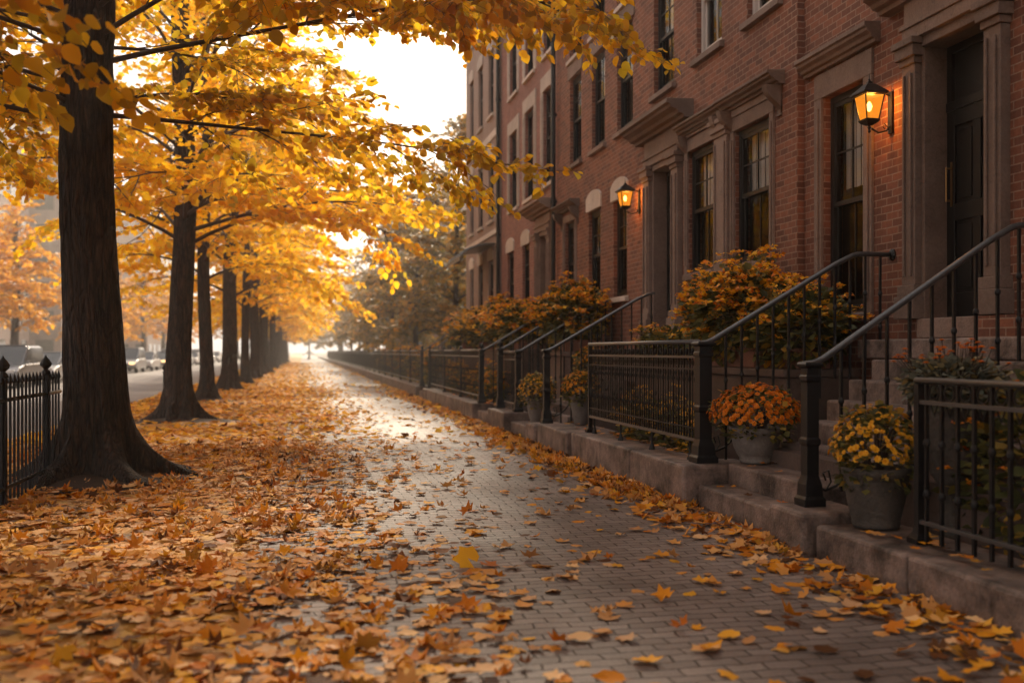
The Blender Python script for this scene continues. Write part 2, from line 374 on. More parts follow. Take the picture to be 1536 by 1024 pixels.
# ================================================================ ground
def sheet(name, x0, x1, y0, y1, z, mat, nx=1, ny=1, hf=None):
    xs = np.linspace(x0, x1, nx+1); ys = np.linspace(y0, y1, ny+1)
    v = [(x, y, z + (hf(x, y) if hf else 0)) for y in ys for x in xs]
    f = [(j*(nx+1)+i, j*(nx+1)+i+1, (j+1)*(nx+1)+i+1, (j+1)*(nx+1)+i) for j in range(ny) for i in range(nx)]
    me = bpy.data.meshes.new(name); me.from_pydata(v, [], f); me.update()
    return tag(link(name, me, M[mat], smooth=True), kind='structure')
sheet('ground', -400, 400, -60, 900, -.16, 'ground')
sheet('road', -13.2, -4.45, -30, 420, -.11, 'road')
def verge_h(x, y):
    h = .02*noise.noise((x*.8, y*.8, 3)) + .012*noise.noise((x*3, y*3, 1))
    for k in range(-1, 20):
        ty = 11.75+7.45*k
        d = math.hypot(x+2.25, y-ty)
        if d < 2.4: h += .085*max(0, 1-d/1.5)**1.5 if d < 1.5 else 0
    e = min(1, max(0, (-.32-x)/.4)); e2 = min(1, max(0, (x+4.25)/.4))
    return (h+.015)*e*e2
sheet('tree_verge', -4.25, -.28, 1, 60, -.003, 'verge', 50, 700, verge_h)
sheet('tree_verge', -4.25, -.28, 60, 400, -.003, 'verge')
sheet('sidewalk', -.30, 3.45, -4, 400, 0, 'paving')
mb = MB(); mb.box(-4.45, -4.25, -30, 420, -.16, .0); tag(mb.build('kerb', M['kerb'], bevel=.02), kind='structure')
mb = MB(); mb.box(-13.4, -13.2, -30, 420, -.16, .0); tag(mb.build('kerb', M['kerb'], bevel=.02), kind='structure')
sheet('far_pavement', -17, -13.4, -30, 420, -.012, 'kerb')
sheet('garden_ground', 3.34, 30, -10, 400, .02, 'soil')
sheet('cross_street', -400, 400, 330, 345, -.05, 'road')

# ================================================================ houses
XF = 5.30; XA = 5.38
def wall_with_holes(X, y0, y1, z0, z1, holes, mat, parent, depth=.2):
    """street face of a wall in the plane x = X with rectangular openings and their brick reveals"""
    ys = sorted({y0, y1} | {h[0] for h in holes} | {h[1] for h in holes})
    zs = sorted({z0, z1} | {h[2] for h in holes} | {h[3] for h in holes})
    mb = MB()
    for i in range(len(ys)-1):
        for j in range(len(zs)-1):
            cy_, cz_ = (ys[i]+ys[i+1])/2, (zs[j]+zs[j+1])/2
            if any(h[0] < cy_ < h[1] and h[2] < cz_ < h[3] for h in holes): continue
            n = len(mb.v)
            mb.v += [(X, ys[i], zs[j]), (X, ys[i], zs[j+1]), (X, ys[i+1], zs[j+1]), (X, ys[i+1], zs[j])]
            mb.f.append((n, n+3, n+2, n+1))
    for a, b, c, d in holes:
        n = len(mb.v); D = X+depth
        mb.v += [(X, a, c), (X, b, c), (X, b, d), (X, a, d), (D, a, c), (D, b, c), (D, b, d), (D, a, d)]
        mb.f += [(n, n+1, n+5, n+4), (n+1, n+2, n+6, n+5), (n+2, n+3, n+7, n+6), (n+3, n, n+4, n+7)]
    # side returns, top and back
    n = len(mb.v); B = X+9
    mb.v += [(X, y0, z0), (X, y0, z1), (B, y0, z1), (B, y0, z0), (X, y1, z0), (X, y1, z1), (B, y1, z1), (B, y1, z0)]
    mb.f += [(n, n+1, n+2, n+3), (n+4, n+7, n+6, n+5), (n+1, n+5, n+6, n+2), (n+3, n+2, n+6, n+7)]
    me = bpy.data.meshes.new('wall'); me.from_pydata(mb.v, [], mb.f); me.update()
    return link('wall', me, mat, parent)

def window(parent, X, y0, y1, z0, z1, frame='frame_dk', muntins=True, blind=.0, sill=True, sillmat='stone', lintel=None, casing=None, mid=.5, set_in=.07):
    """sash window in an opening: frame, two sashes with bars, panes, sill"""
    fr = MB(); xa, xb = X+set_in, X+set_in+.09; t = .055
    fr.box(xa, xb, y0, y0+t, z0, z1).box(xa, xb, y1-t, y1, z0, z1).box(xa, xb, y0+t, y1-t, z1-t*1.3, z1).box(xa, xb, y0+t, y1-t, z0, z0+t*1.3)
    f = fr.build('window', M[frame], parent, bevel=.004)
    zm = z0+(z1-z0)*mid; s = MB(); a, b = y0+t, y1-t; q = .04
    zb, zt = z0+t*1.3, z1-t*1.3
    # lower sash sits inside, upper sash outside
    s.box(xa+.045, xa+.08, a, a+q, zb, zm).box(xa+.045, xa+.08, b-q, b, zb, zm).box(xa+.045, xa+.08, a+q, b-q, zb, zb+q*1.4)
    s.box(xa+.012, xa+.08, a, b, zm-.02, zm+.03)
    s.box(xa+.012, xa+.042, a, a+q, zm+.03, zt).box(xa+.012, xa+.042, b-q, b, zm+.03, zt).box(xa+.012, xa+.042, a+q, b-q, zt-q, zt)
    if muntins:
        yc = (a+b)/2; zc = (zm+zt)/2
        s.box(xa+.016, xa+.036, yc-.009, yc+.009, zm+.03, zt-q).box(xa+.017, xa+.035, a+q, b-q, zc-.009, zc+.009)
        zc2 = (zb+zm)/2
        s.box(xa+.05, xa+.07, yc-.009, yc+.009, zb+q*1.4, zm-.02)
    s.build('sash', M[frame], f)
    g = MB()
    g.v += [(xa+.026, a, zm), (xa+.026, b, zm), (xa+.026, b, zt), (xa+.026, a, zt), (xa+.06, a, zb), (xa+.06, b, zb), (xa+.06, b, zm), (xa+.06, a, zm)]
    g.f += [(3, 2, 1, 0), (7, 6, 5, 4)]
    me = bpy.data.meshes.new('pane'); me.from_pydata(g.v, [], g.f); link('pane', me, M['glass'], f)
    if blind > 0:
        bl = MB(); bz = zt-(zt-zb)*blind
        n = 14
        for k in range(n):     # softly pleated cloth
            ya = a+(b-a)*k/n; yb = a+(b-a)*(k+1)/n; xo = xb+.05+(.012 if k % 2 else 0)
            bl.box(xo, xo+.006, ya, yb, bz, zt)
        bl.build('blind', M['blind'], f)
    ro = MB(); n = 0
    ro.v += [(X+.22, y0, z0), (X+.22, y1, z0), (X+.22, y1, z1), (X+.22, y0, z1), (X+1.5, y0-.4, z0-.3), (X+1.5, y1+.4, z0-.3), (X+1.5, y1+.4, z1+.2), (X+1.5, y0-.4, z1+.2)]
    ro.f += [(4, 5, 6, 7), (0, 1, 5, 4), (1, 2, 6, 5), (2, 3, 7, 6), (3, 0, 4, 7)]
    me = bpy.data.meshes.new('room'); me.from_pydata(ro.v, [], ro.f); link('room', me, M['interior'], f)
    if sill:
        m = MB(); m.prism_y([(X+set_in-.003, z0+.003), (X+set_in-.003, z0-.11), (X-.07, z0-.11), (X-.07, z0-.03)], y0-.08, y1+.08)
        m.build('sill', M[sillmat], f, bevel=.008)
    if lintel == 'flat':
        m = MB(); m.box(X-.025, X+.06, y0-.1, y1+.1, z1+.002, z1+.28); m.build('lintel', M[sillmat], f, bevel=.008)
    if lintel == 'arch':
        m = MB(); yc = (y0+y1)/2; hw = (y1-y0)/2+.08; pr = [(yc-hw, z1+.002)]
        for k in range(9):
            tt = -1+2*k/8; pr.append((yc+hw*tt, z1+.17+.2*math.sqrt(max(0, 1-.85*tt*tt))))
        pr.append((yc+hw, z1+.002)); m.prism_x(pr, X-.035, X+.06); m.build('lintel', M[sillmat], f, bevel=.008)
    if casing:
        cw, mat_ = casing; m = MB(); x0 = X-.03; x1 = X+set_in-.004
        for (ya, yb) in ((y0-cw, y0-.001), (y1+.001, y1+cw)):
            m.box(x0, X+.05, ya, yb, z0-.05, z1); m.box(x0-.018, x0-.001, ya+cw*.28, yb-cw*.28, z0+.1, z1-.1)
        m.box(x0, X+.05, y0-cw, y1+cw, z1+.002, z1+cw*1.7)
        m.build('casing', M[mat_], f, bevel=.006)
    return f

def cornice(parent, X, y0, y1, z, proj, h, mat='stone', brackets=True, name='cornice', drop=.34):
    """moulded hood on scroll brackets, z = top"""
    m = MB(); p = proj
    prof = [(X+.02, z), (X-p, z-.012), (X-p, z-h*.28), (X-p*.86, z-h*.34), (X-p*.84, z-h*.48), (X-p*.62, z-h*.62), (X-p*.55, z-h*.78), (X-p*.38, z-h*.84), (X-p*.34, z-h), (X+.02, z-h)]
    m.prism_y(prof, y0, y1)
    c = m.build(name, M[mat], parent, bevel=.005)
    if brackets:
        for yc in (y0+.12, y1-.12):
            b = MB(); zt = z-h; q = p*.8
            pr = [(X, zt+.002)]
            for k in range(11):
                t = k/10; pr.append((X-q*(1-t)**1.3-.035*math.sin(t*math.pi*2)*(.5+t)-.03, zt-.001-drop*t))
            pr.append((X, zt-drop))
            b.prism_y(pr, yc-.055, yc+.055); b.build('bracket', M[mat], c, bevel=.006)
    return c

def pilaster(mb, X, y0, y1, z0, z1, proj=.09, cap=True):
    w_ = y1-y0
    mb.box(X-proj, X+.02, y0, y1, z0+.3, z1-.22)
    mb.box(X-proj-.022, X-proj-.001, y0+.035, y0+.06, z0+.38, z1-.3).box(X-proj-.022, X-proj-.001, y1-.06, y1-.035, z0+.38, z1-.3)
    mb.box(X-proj-.03, X+.02, y0-.03, y1+.03, z0+.2, z0+.299).box(X-proj-.055, X+.02, y0-.045, y1+.045, z0, z0+.199)
    if cap:
        mb.box(X-proj-.02, X+.02, y0-.015, y1+.015, z1-.219, z1-.16).box(X-proj-.05, X+.02, y0-.04, y1+.04, z1-.159, z1-.06).box(X-proj-.075, X+.02, y0-.06, y1+.06, z1-.059, z1)

def doorway(parent, X, y0, y1, z0, z1, pw=.24, ent=.33, cproj=.34, ctop=None, ch=.26, mat='stone', cy0=None, cy1=None, door_in=.24, handle=True):
    m = MB(); pilaster(m, X, y0-pw, y0-.002, z0, z1); pilaster(m, X, y1+.002, y1+pw, z0, z1)
    # inner jambs lining the recess
    m.box(X-.03, X+door_in, y1-.05, y1-.001, z0, z1-.09).box(X-.03, X+door_in, y0+.001, y0+.05, z0, z1-.09)
    m.box(X-.05, X+door_in, y0+.001, y1-.001, z1-.088, z1+.0)
    su = m.build('door_surround', M[mat], parent, bevel=.007)
    e = MB(); ct = ctop or z1+ent+ch
    e.box(X-.09, X+.03, y0-pw, y1+pw, z1+.001, z1+.11).box(X-.11, X+.03, y0-pw-.02, y1+pw+.02, z1+.111, z1+.15)
    e.box(X-.07, X+.03, y0-pw, y1+pw, z1+.151, ct-ch)
    e.build('entablature', M[mat], su, bevel=.006)
    cornice(parent, X, cy0 if cy0 is not None else y0-pw-.28, cy1 if cy1 is not None else y1+pw+.28, ct, cproj, ch, mat, brackets=False, name='door_hood')
    d = MB(); xd = X+door_in-.05; a, b = y0+.05, y1-.05; top = z1-.09
    zt = z0+(top-z0)*.76
    # leaf with recessed panels
    d.box(xd+.02, xd+.06, a, b, z0, zt)
    st = .11
    d.box(xd, xd+.019, a, a+st, z0, zt).box(xd, xd+.019, b-st, b, z0, zt)
    yc = (a+b)/2
    for (p, q) in ((z0, z0+.22), (z0+.85, z0+1.0), (zt-.14, zt)): d.box(xd, xd+.019, a+st, b-st, p, q)
    d.box(xd, xd+.019, yc-.05, yc+.05, z0+.22, z0+.85).box(xd, xd+.019, yc-.05, yc+.05, z0+1.0, zt-.14)
    for (p, q) in ((z0+.26, z0+.81), (z0+1.04, zt-.18)):
        for (u, v_) in ((a+st+.03, yc-.08), (yc+.08, b-st-.03)):
            if v_-u > .05: d.box(xd+.008, xd+.0195, u, v_, p, q)
    door = d.build('door', M['black'], parent, bevel=.005)
    t = MB(); t.box(xd-.01, xd+.06, a, b, zt+.001, zt+.08).box(xd, xd+.05, a, a+.07, zt+.08, top).box(xd, xd+.05, b-.07, b, zt+.08, top).box(xd, xd+.05, a+.07, b-.07, top-.07, top)
    t.box(xd+.03, xd+.04, a+.07, b-.07, zt+.08, top-.07)
    t.build('transom', M['black'], door, bevel=.004)
    if handle:
        h = MB(); hy = y1-.05-.07 if handle != 'near' else y0+.13
        h.tube([(xd-.055, hy, z0+1.02), (xd-.055, hy, z0+1.32)], .008, 8)
        h.tube([(xd-.055, hy, z0+1.03), (xd-.002, hy, z0+1.03)], .009, 8).tube([(xd-.055, hy, z0+1.31), (xd-.002, hy, z0+1.31)], .009, 8)
        h.box(xd-.008, xd-.001, hy-.011, hy+.011, z0+.98, z0+1.37)
        h.build('handle', M['brass'], door, smooth=False)
    return door

def drainpipe(y, X, z0, z1, label):
    m = MB(); m.tube([(X-.08, y, z0), (X-.08, y, z1)], .05, 10)
    z = z0+.6
    while z < z1: m.tube([(X-.08, y, z), (X-.08, y, z+.09)], .064, 10); m.box(X-.08, X, y-.02, y+.02, z+.02, z+.07); z += 1.85
    return tag(m.build('drainpipe', M['iron'], smooth=False), label, 'drainpipe')

rnd = random.Random(5)
# ---- house A: nearest, with the black door
hA = tag(empty('brick_house', (XA, 5, 0)), 'nearest red brick house with black panelled door and stone hood', 'house')
def child_of(root, fn):
    pass
# parts are built in world coordinates and then attached with the inverse offset
class H:
    def __init__(s, root): s.root = root; s.before = None
    def __enter__(s): s.before = set(bpy.data.objects); return s
    def __exit__(s, *a):
        off = s.root.location
        for o in bpy.data.objects:
            if o not in s.before and o.parent is None:
                o.parent = s.root; o.location = o.location - off
with H(hA):
    holesA = [(6.98, 7.88, 1.64, 4.12), (8.82, 9.62, 1.75, 4.02), (5.4, 6.35, 2.3, 4.15), (3.2, 4.2, 2.3, 4.15),
              (5.3, 6.2, 5.35, 7.0), (7.0, 7.9, 5.35, 7.0), (8.75, 9.6, 5.35, 7.0)]
    wall_with_holes(XA, -1.5, 10.03, 0, 12.5, holesA, M['brick'], None)
    doorway(None, XA, 6.98, 7.88, 1.64, 4.12, pw=.20, ent=.34, cproj=.33, ctop=4.72, ch=.24, mat='stone', cy0=6.3, cy1=8.42)
    window(None, XA, 8.82, 9.62, 1.75, 4.02, casing=(.15, 'stone'), mid=.5, sillmat='stone', blind=.42, set_in=.08)
    cornice(None, XA, 8.56, 9.95, 4.50, .17, .2, 'stone', brackets=False, name='window_hood')
    window(None, XA, 5.4, 6.35, 2.3, 4.15, frame='frame_lt', casing=(.14, 'stone'))
    window(None, XA, 3.2, 4.2, 2.3, 4.15, frame='frame_lt', casing=(.14, 'stone'))
    for h in holesA[4:]: window(None, XA, *h, lintel='flat')
    # brick cheek under the door's right pilaster
    m = MB(); m.box(XA-.14, XA-.003, 6.55, 6.97, .5, 1.63); m.build('cheek_wall', M['brick'], None)

hZ = tag(empty('brick_house', (XA, -10, 0)), 'unseen brick house added behind the viewer to shade the foreground', 'house')  # unseen house, added to hold skylight off the near end of the path
with H(hZ):
    hz_ = [(-4.5, -3.5, 2.3, 4.1), (-8, -7, 2.3, 4.1), (-12, -11, 2.3, 4.1), (-16, -15, 2.3, 4.1), (-4.5, -3.5, 5.3, 7), (-8, -7, 5.3, 7), (-12, -11, 5.3, 7), (-16, -15, 5.3, 7)]
    wall_with_holes(XA, -22, -1.55, 0, 12.5, hz_, M['brick'], None)
    for h in hz_: window(None, XA, *h, lintel='flat')
# ---- house B: two windows under stone hoods, door with lantern
hB = tag(empty('brick_house', (XF, 15, 0)), 'red brick house with two stone-framed windows and lantern-lit doorway', 'house')
with H(hB):
    up = [(10.45, 11.3, 5.38, 6.95), (12.05, 12.9, 5.38, 6.95), (13.75, 14.6, 5.30, 6.95), (15.6, 16.45, 5.12, 6.85), (17.15, 17.98, 5.12, 6.85), (18.7, 19.55, 5.12, 6.85)]
    up3 = [(a, b, 7.25, 9.0) for a, b, c, d in up]
    gf = [(15.9, 16.65, 2.3, 3.95), (17.42, 18.2, 2.3, 3.98), (19.1, 19.93, 2.3, 3.98)]
    wins = [(10.66, 11.64, 2.45, 4.10), (12.25, 13.18, 2.45, 4.14)]
    wall_with_holes(XF, 10.04, 20.6, 0, 12.5, up+up3+gf+wins+[(13.66, 14.6, 1.64, 4.2)], M['brick'], None)
    window(None, XF, *wins[0], casing=(.10, 'stone'), sillmat='stone', blind=.48, set_in=.05)
    window(None, XF, *wins[1], casing=(.10, 'stone'), sillmat='stone', blind=.5, set_in=.05)
    m = MB(); pilaster(m, XF, 11.76, 12.15, 2.1, 4.32, .07); m.build('mullion_pier', M['stone'], None, bevel=.006)
    m = MB(); m.box(XF-.045, XF+.01, 10.54, 11.75, 4.275, 4.36).box(XF-.045, XF+.01, 12.16, 13.25, 4.335, 4.37); m.build('lintel_panel', M['stone'], None)
    cornice(None, XF, 10.32, 11.84, 4.52, .22, .16, 'stone', name='window_hood')
    cornice(None, XF, 11.9, 13.34, 4.53, .19, .16, 'stone', name='window_hood')
    doorway(None, XF, 13.66, 14.6, 1.64, 4.2, pw=.26, ctop=4.86, ch=.26, cproj=.40, cy0=13.0, cy1=15.12, handle=False)
    window(None, XF, *gf[0], lintel='arch', sillmat='stone_lt', blind=.5)
    window(None, XF, *gf[1], lintel='arch', sillmat='stone_lt', blind=.55)
    window(None, XF, *gf[2], sillmat='stone', casing=(.09, 'stone'), blind=.5)
    cornice(None, XF, 18.82, 20.3, 4.36, .22, .15, 'stone_dk', name='window_hood')
    bl = [.0, .45, .55, .5, .45, .6]
    for i, h in enumerate(up): window(None, XF, *h, lintel='flat' if i > 2 else None, frame='frame_lt' if i < 3 and i != 2 else 'frame_dk', sillmat='stone' , blind=bl[i])
    for i, h in enumerate(up3): window(None, XF, *h, lintel='arch', sillmat='stone_lt', blind=.6)
    cornice(None, XF, 10.04, 20.6, 12.9, .5, .5, 'stone_dk', brackets=False, name='roof_cornice')
drainpipe(20.62, XF, .2, 12.4, 'black drainpipe running down between the two brick houses past the lantern')
tag(bpy.data.objects['drainpipe'], 'black drainpipe on the brick facade, between the flat-hooded window and the third doorway', 'drainpipe')

# ---- house C
hC = tag(empty('brick_house', (XF, 23.6, 0)), 'weathered brick house with tall white window surrounds beyond the drainpipe', 'house')
with H(hC):
    X = XF+.02
    f2 = [(21.0, 21.9, 5.1, 7.2), (22.8, 23.8, 5.05, 7.15), (24.65, 25.65, 5.05, 7.0)]
    f3 = [(a, b, 8.0, 9.7) for a, b, c, d in f2]; gf = [(23.32, 24.12, 2.3, 3.95), (25.15, 25.98, 2.3, 3.95)]
    wall_with_holes(X, 20.64, 26.78, 0, 12.5, f2+f3+gf+[(21.3, 22.2, 1.64, 4.05)], M['brick2'], None)
    doorway(None, X, 21.3, 22.2, 1.64, 4.05, pw=.24, ctop=4.66, ch=.26, cproj=.42, cy0=20.75, cy1=22.78, mat='stone', handle=False)
    for h in gf: window(None, X, *h, lintel='arch', sillmat='stone_lt', blind=.5)
    for h in f2: window(None, X, *h, casing=(.2, 'stone_lt'), sillmat='stone_lt', blind=.55)
    for h in f3: window(None, X, *h, casing=(.18, 'stone_lt'), sillmat='stone_lt', blind=.6)
    cornice(None, X, 20.64, 26.78, 12.9, .5, .5, 'stone_dk', brackets=False, name='roof_cornice')
tag(drainpipe(26.8, XF, .2, 12.5, 'black drainpipe at the joint of weathered brick and pale rendered house'), None)
# ---- house D pale
hD = tag(empty('pale_house', (XF, 29.5, 0)), 'pale rendered house with arched windows at the far end of the terrace', 'house')
with H(hD):
    X = XF-.05
    cols = [(27.6, 28.35), (29.3, 30.05), (30.95, 31.6)]
    gf = [(a, b, 2.3, 3.95) for a, b in cols]; f2 = [(a, b, 5.1, 6.9) for a, b in cols]; f3 = [(a, b, 8.1, 9.9) for a, b in cols]; f4 = [(a, b, 11, 12.6) for a, b in cols]
    wall_with_holes(X, 26.83, 32.4, 0, 14.5, gf+f2+f3+f4, M['pale'], None)
    for h in gf+f2+f3+f4: window(None, X, *h, lintel='arch', sillmat='stone_lt', blind=.4)
    m = MB(); m.box(X-.04, X, 26.83, 32.4, 7.35, 7.55).box(X-.05, X, 26.83, 32.4, 4.62, 4.75); m.build('string_course', M['stone_lt'], None)
    cornice(None, X, 26.83, 32.4, 14.9, .5, .5, 'stone_lt', brackets=False, name='roof_cornice')
# curved dark entrance canopy on the pale house
m = MB()
for k in range(9):
    t0 = k/8*math.pi/2
    m.tube([(XF-.08-1.0*math.sin(a)*1.0, 27.2+2.6*k/8, 4.35-.45*(1-math.cos(a))) for a in [j*math.pi/2/6 for j in range(7)]], .025, 5)
prof = [(XF-.08-1.0*math.sin(a), 4.35-.45*(1-math.cos(a))) for a in [j*math.pi/2/8 for j in range(9)]]
prof2 = prof+[(x+.02, z-.03) for x, z in reversed(prof)]
m.prism_y(prof2, 27.2, 29.8)
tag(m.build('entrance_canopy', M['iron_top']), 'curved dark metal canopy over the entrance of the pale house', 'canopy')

# ================================================================ wall lanterns
def lantern(x, y, z, Xw, label, s=1.0):
    """hexagonal tapering coach lantern on a scrolled bracket; (x,y,z) = centre of the glass"""
    r = tag(empty('wall_lantern', (x, y, z)), label, 'lantern', 'lit wall lanterns')
    sd_ = 4
    def ring(rad, h, n=sd_): return [(rad*math.cos(2*math.pi*(k+.5)/n+.0), rad*math.sin(2*math.pi*(k+.5)/n), h) for k in range(n)]
    top, bot = ring(.185*s, .14*s), ring(.115*s, -.17*s)
    f = MB()
    for a, b in zip(top, bot): f.tube([b, a], .009*s, 5)
    for rg, t in ((top, .012*s), (bot, .014*s)):
        for k in range(sd_): f.tube([rg[k], rg[(k+1) % sd_]], t, 5)
    f.lathe([(.03*s, -.235*s), (.075*s, -.205*s), (.09*s, -.185*s), (.098*s, -.165*s)], 0, 0, 0, 4)
    f.lathe([(.004, -.33*s), (.018*s, -.31*s), (.012*s, -.285*s), (.026*s, -.26*s), (.014*s, -.235*s)], 0, 0, 0, 10)
    f.build('frame', M['iron'], r)
    c = MB(); c.lathe([(.155*s, .135*s), (.172*s, .15*s), (.172*s, .165*s), (.12*s, .215*s), (.06*s, .275*s), (.03*s, .29*s), (.028*s, .31*s), (.01*s, .33*s)], 0, 0, 0, 4)
    c.lathe([(.008*s, .325*s), (.016*s, .34*s), (.007*s, .355*s), (.003*s, .42*s)], 0, 0, 0, 8)
    c.build('roof', M['iron'], r, bevel=.003)
    g = MB(); t2, b2 = ring(.180*s, .138*s), ring(.110*s, -.165*s)
    g.v += t2+b2
    for k in range(sd_): g.f.append((k, (k+1) % sd_, sd_+(k+1) % sd_, sd_+k))
    me = bpy.data.meshes.new('glass'); me.from_pydata(g.v, [], g.f); link('glass', me, M['amber'], r)
    b = MB(); b.lathe([(.004, -.06*s), (.022*s, -.045*s), (.036*s, 0), (.03*s, .03*s), (.012*s, .06*s), (.003, .068*s)], 0, 0, 0, 12)
    bo = b.build('bulb', M['bulb'], r, smooth=True)
    k = MB(); k.tube([(0, 0, -.165*s), (0, 0, -.062*s)], .014*s, 8); k.build('bulb_holder', M['brass'], r)
    w_ = Xw-x
    br = MB(); br.box(w_-.025, w_, -.045*s, .045*s, -.32*s, .20*s)
    br.tube([(w_-.02, 0, .15*s), (w_*.5, 0, .20*s), (.1*s, 0, .17*s)], .011*s, 6)
    br.tube([(w_-.02, 0, -.22*s), (w_*.75, 0, -.29*s), (w_*.4, 0, -.32*s), (.03*s, 0, -.27*s)], .012*s, 6)
    br.tube([(w_-.02, 0, -.30*s), (w_*.8, 0, -.24*s), (w_*.66, 0, -.20*s), (w_*.6, 0, -.24*s), (w_*.68, 0, -.27*s)], .007*s, 5)
    br.build('bracket', M['iron'], r)
    ld = bpy.data.lights.new('lamp_light', 'POINT'); ld.energy = 52*s; ld.color = (1, .56, .20); ld.shadow_soft_size = .04
    lo = bpy.data.objects.new('lamp_light', ld); sc.collection.objects.link(lo); lo.parent = r; lo.location = (.02, 0, .02)
    return r
lantern(XA-.235, 8.37, 3.62, XA, 'lit amber coach lantern on the brick pier between tall window and black door', .74)
lantern(XF-.25, 15.25, 3.80, XF, 'lit amber coach lantern beside the far doorway with fluted stone pilasters', .76)

# ================================================================ stone plinths, pedestals, steps
def block(name, x0, x1, y0, y1, z0, z1, label, cat, mat='step', bev=.022, group=None):
    m = MB(); seg = max(1, int((y1-y0)/.9)); cx_, cy_ = (x0+x1)/2, (y0+y1)/2
    rr = random.Random(int(y0*100))
    ys = [y0+(y1-y0)*k/seg for k in range(seg+1)]
    for k in range(seg):
        j = rr.uniform(-.006, .006)
        m.box(x0-cx_+j, x1-cx_, ys[k]-cy_+(.004 if k else 0), ys[k+1]-cy_, z0, z1+rr.uniform(-.004, .004))
    o = m.build(name, M[mat], bevel=bev); o.location = (cx_, cy_, 0)
    return tag(o, label, cat, group)
block('stone_plinth', 3.28, 3.85, 2.0, 5.96, -.05, .22, 'low stone plinth under the nearest iron fence, terracotta leaves beside it', 'plinth')
tag(bpy.data.objects['stone_plinth'], 'low weathered stone plinth carrying the nearest fence panel and the yellow mum pot', 'plinth')
block('pedestal', 3.20, 3.70, 6.0, 6.5, -.05, .29, 'square stone block under the newel post beside the yellow mum pot', 'pedestal', bev=.03)
block('pedestal', 3.22, 3.92, 8.14, 8.62, -.05, .36, 'square stone block under the thick newel post at the orange mum pot', 'pedestal', bev=.03)
block('stone_plinth', 3.29, 3.75, 8.66, 12.1, -.05, .34, 'long stone plinth under the ornate iron railing panel', 'plinth')
block('stone_plinth', 3.24, 3.95, 12.14, 13.75, -.05, .33, 'short stone plinth block under the grey pot behind the ornate railing panel', 'plinth')
block('pedestal', 3.20, 3.7, 13.8, 14.32, -.05, .31, 'narrow pale stone block under the second stoop newel post', 'pedestal', bev=.03)

def steps(name, y0, y1, noses, hts, x_end, label, ext=None):
    r = tag(empty(name, (noses[0], (y0+y1)/2, 0)), label, 'steps')
    for i, (x, h) in enumerate(zip(noses, hts)):
        m = MB(); a = y0; xe = x_end if i == len(noses)-1 else noses[i+1]+.04
        if ext and i >= ext[0]: a = ext[1]
        hb = (hts[i-1]-.02 if i else -.05)
        seg = 2; rr = random.Random(i+int(y0*7)); c = a+(y1-a)*rr.uniform(.35, .65)
        for (p, q) in ((a, c), (c+.003, y1)):
            m.box(x-noses[0]+rr.uniform(-.004, .004), xe-noses[0], p-(y0+y1)/2, q-(y0+y1)/2, hb if xe-x < 1 else -.05, h+rr.uniform(-.003, .003))
        m.build('step', M['step'], r, bevel=.02)
        if ext and i == ext[0]: pass
    m = MB(); m.box(.6, x_end-noses[0]-.05, (ext[1] if ext else y0)+.05-(y0+y1)/2, y1-.05-(y0+y1)/2, -.05, hts[2]-.05)
    m.build('core', M['stone_dk'], r)
    return r
N1 = [3.35, 3.62, 4.12, 4.34, 4.56, 4.78, 5.0]; HT = [.20, .38, .56, .74, .92, 1.10, 1.28]
steps('stoop_steps', 6.53, 8.115, N1, HT, 5.36, 'wide worn stone steps climbing to the nearest black door', ext=(2, 4.6))
r = bpy.data.objects['stoop_steps']
m = MB(); m.box(5.16-3.35, 5.36-3.35, 6.3-7.32, 8.6-7.32, 1.285, 1.46); m.build('step', M['step'], r, bevel=.015)
m = MB(); m.box(5.30-3.35, 5.60-3.35, 6.985-7.32, 7.875-7.32, 1.465, 1.638); m.build('threshold', M['stone'], r, bevel=.01)
N2 = [3.35, 3.85, 4.12, 4.34, 4.56, 4.78, 5.0]
steps('stoop_steps', 14.36, 16.1, N2, HT, 5.29, 'stone steps of the second stoop with the slim grey pot on the lowest tread', ext=(5, 13.2))
block('stone_plinth', 3.24, 3.7, 16.15, 17.6, -.05, .34, 'short stone plinth between the second and third stoops', 'plinth')
steps('stoop_steps', 17.65, 19.25, N2, HT, 5.29, 'stone steps of the third stoop, behind the fence post past the slim pot')
block('stone_plinth', 3.24, 3.7, 19.3, 27.6, -.05, .33, 'long stone plinth under the plain fence panels after the third stoop', 'plinth')
steps('stoop_steps', 27.7, 29.4, N2, HT, 5.24, 'far stone steps in front of the pale rendered house')
block('stone_plinth', 3.24, 3.7, 29.5, 60, -.05, .33, 'stone plinth of the fence running on beyond the pale house', 'plinth')
m = MB(); m.box(3.24, 3.7, 60.1, 230, -.05, .33); tag(m.build('stone_plinth', M['step']), 'last hazy stretch of stone plinth towards the end of the street', 'plinth')

# raised garden beds behind the railings
def bed(y0, y1, x0, z1, label, x1=5.28):
    m = MB(); m.box(x0, x1, y0, y1, 0, z1-.08).box(x0-.04, x1, y0-.03, y1+.03, z1-.079, z1)
    return tag(m.build('garden_wall', M['stone_dk'], bevel=.015), label, 'garden wall')
bed(8.75, 13.1, 4.5, 1.18, 'dark raised bed wall below the big flowering bush')
bed(16.3, 17.5, 4.3, 1.35, 'dark raised bed wall between second and third stoops')
bed(19.5, 27.4, 4.3, 1.4, 'dark raised bed wall behind the fence after the third stoop')

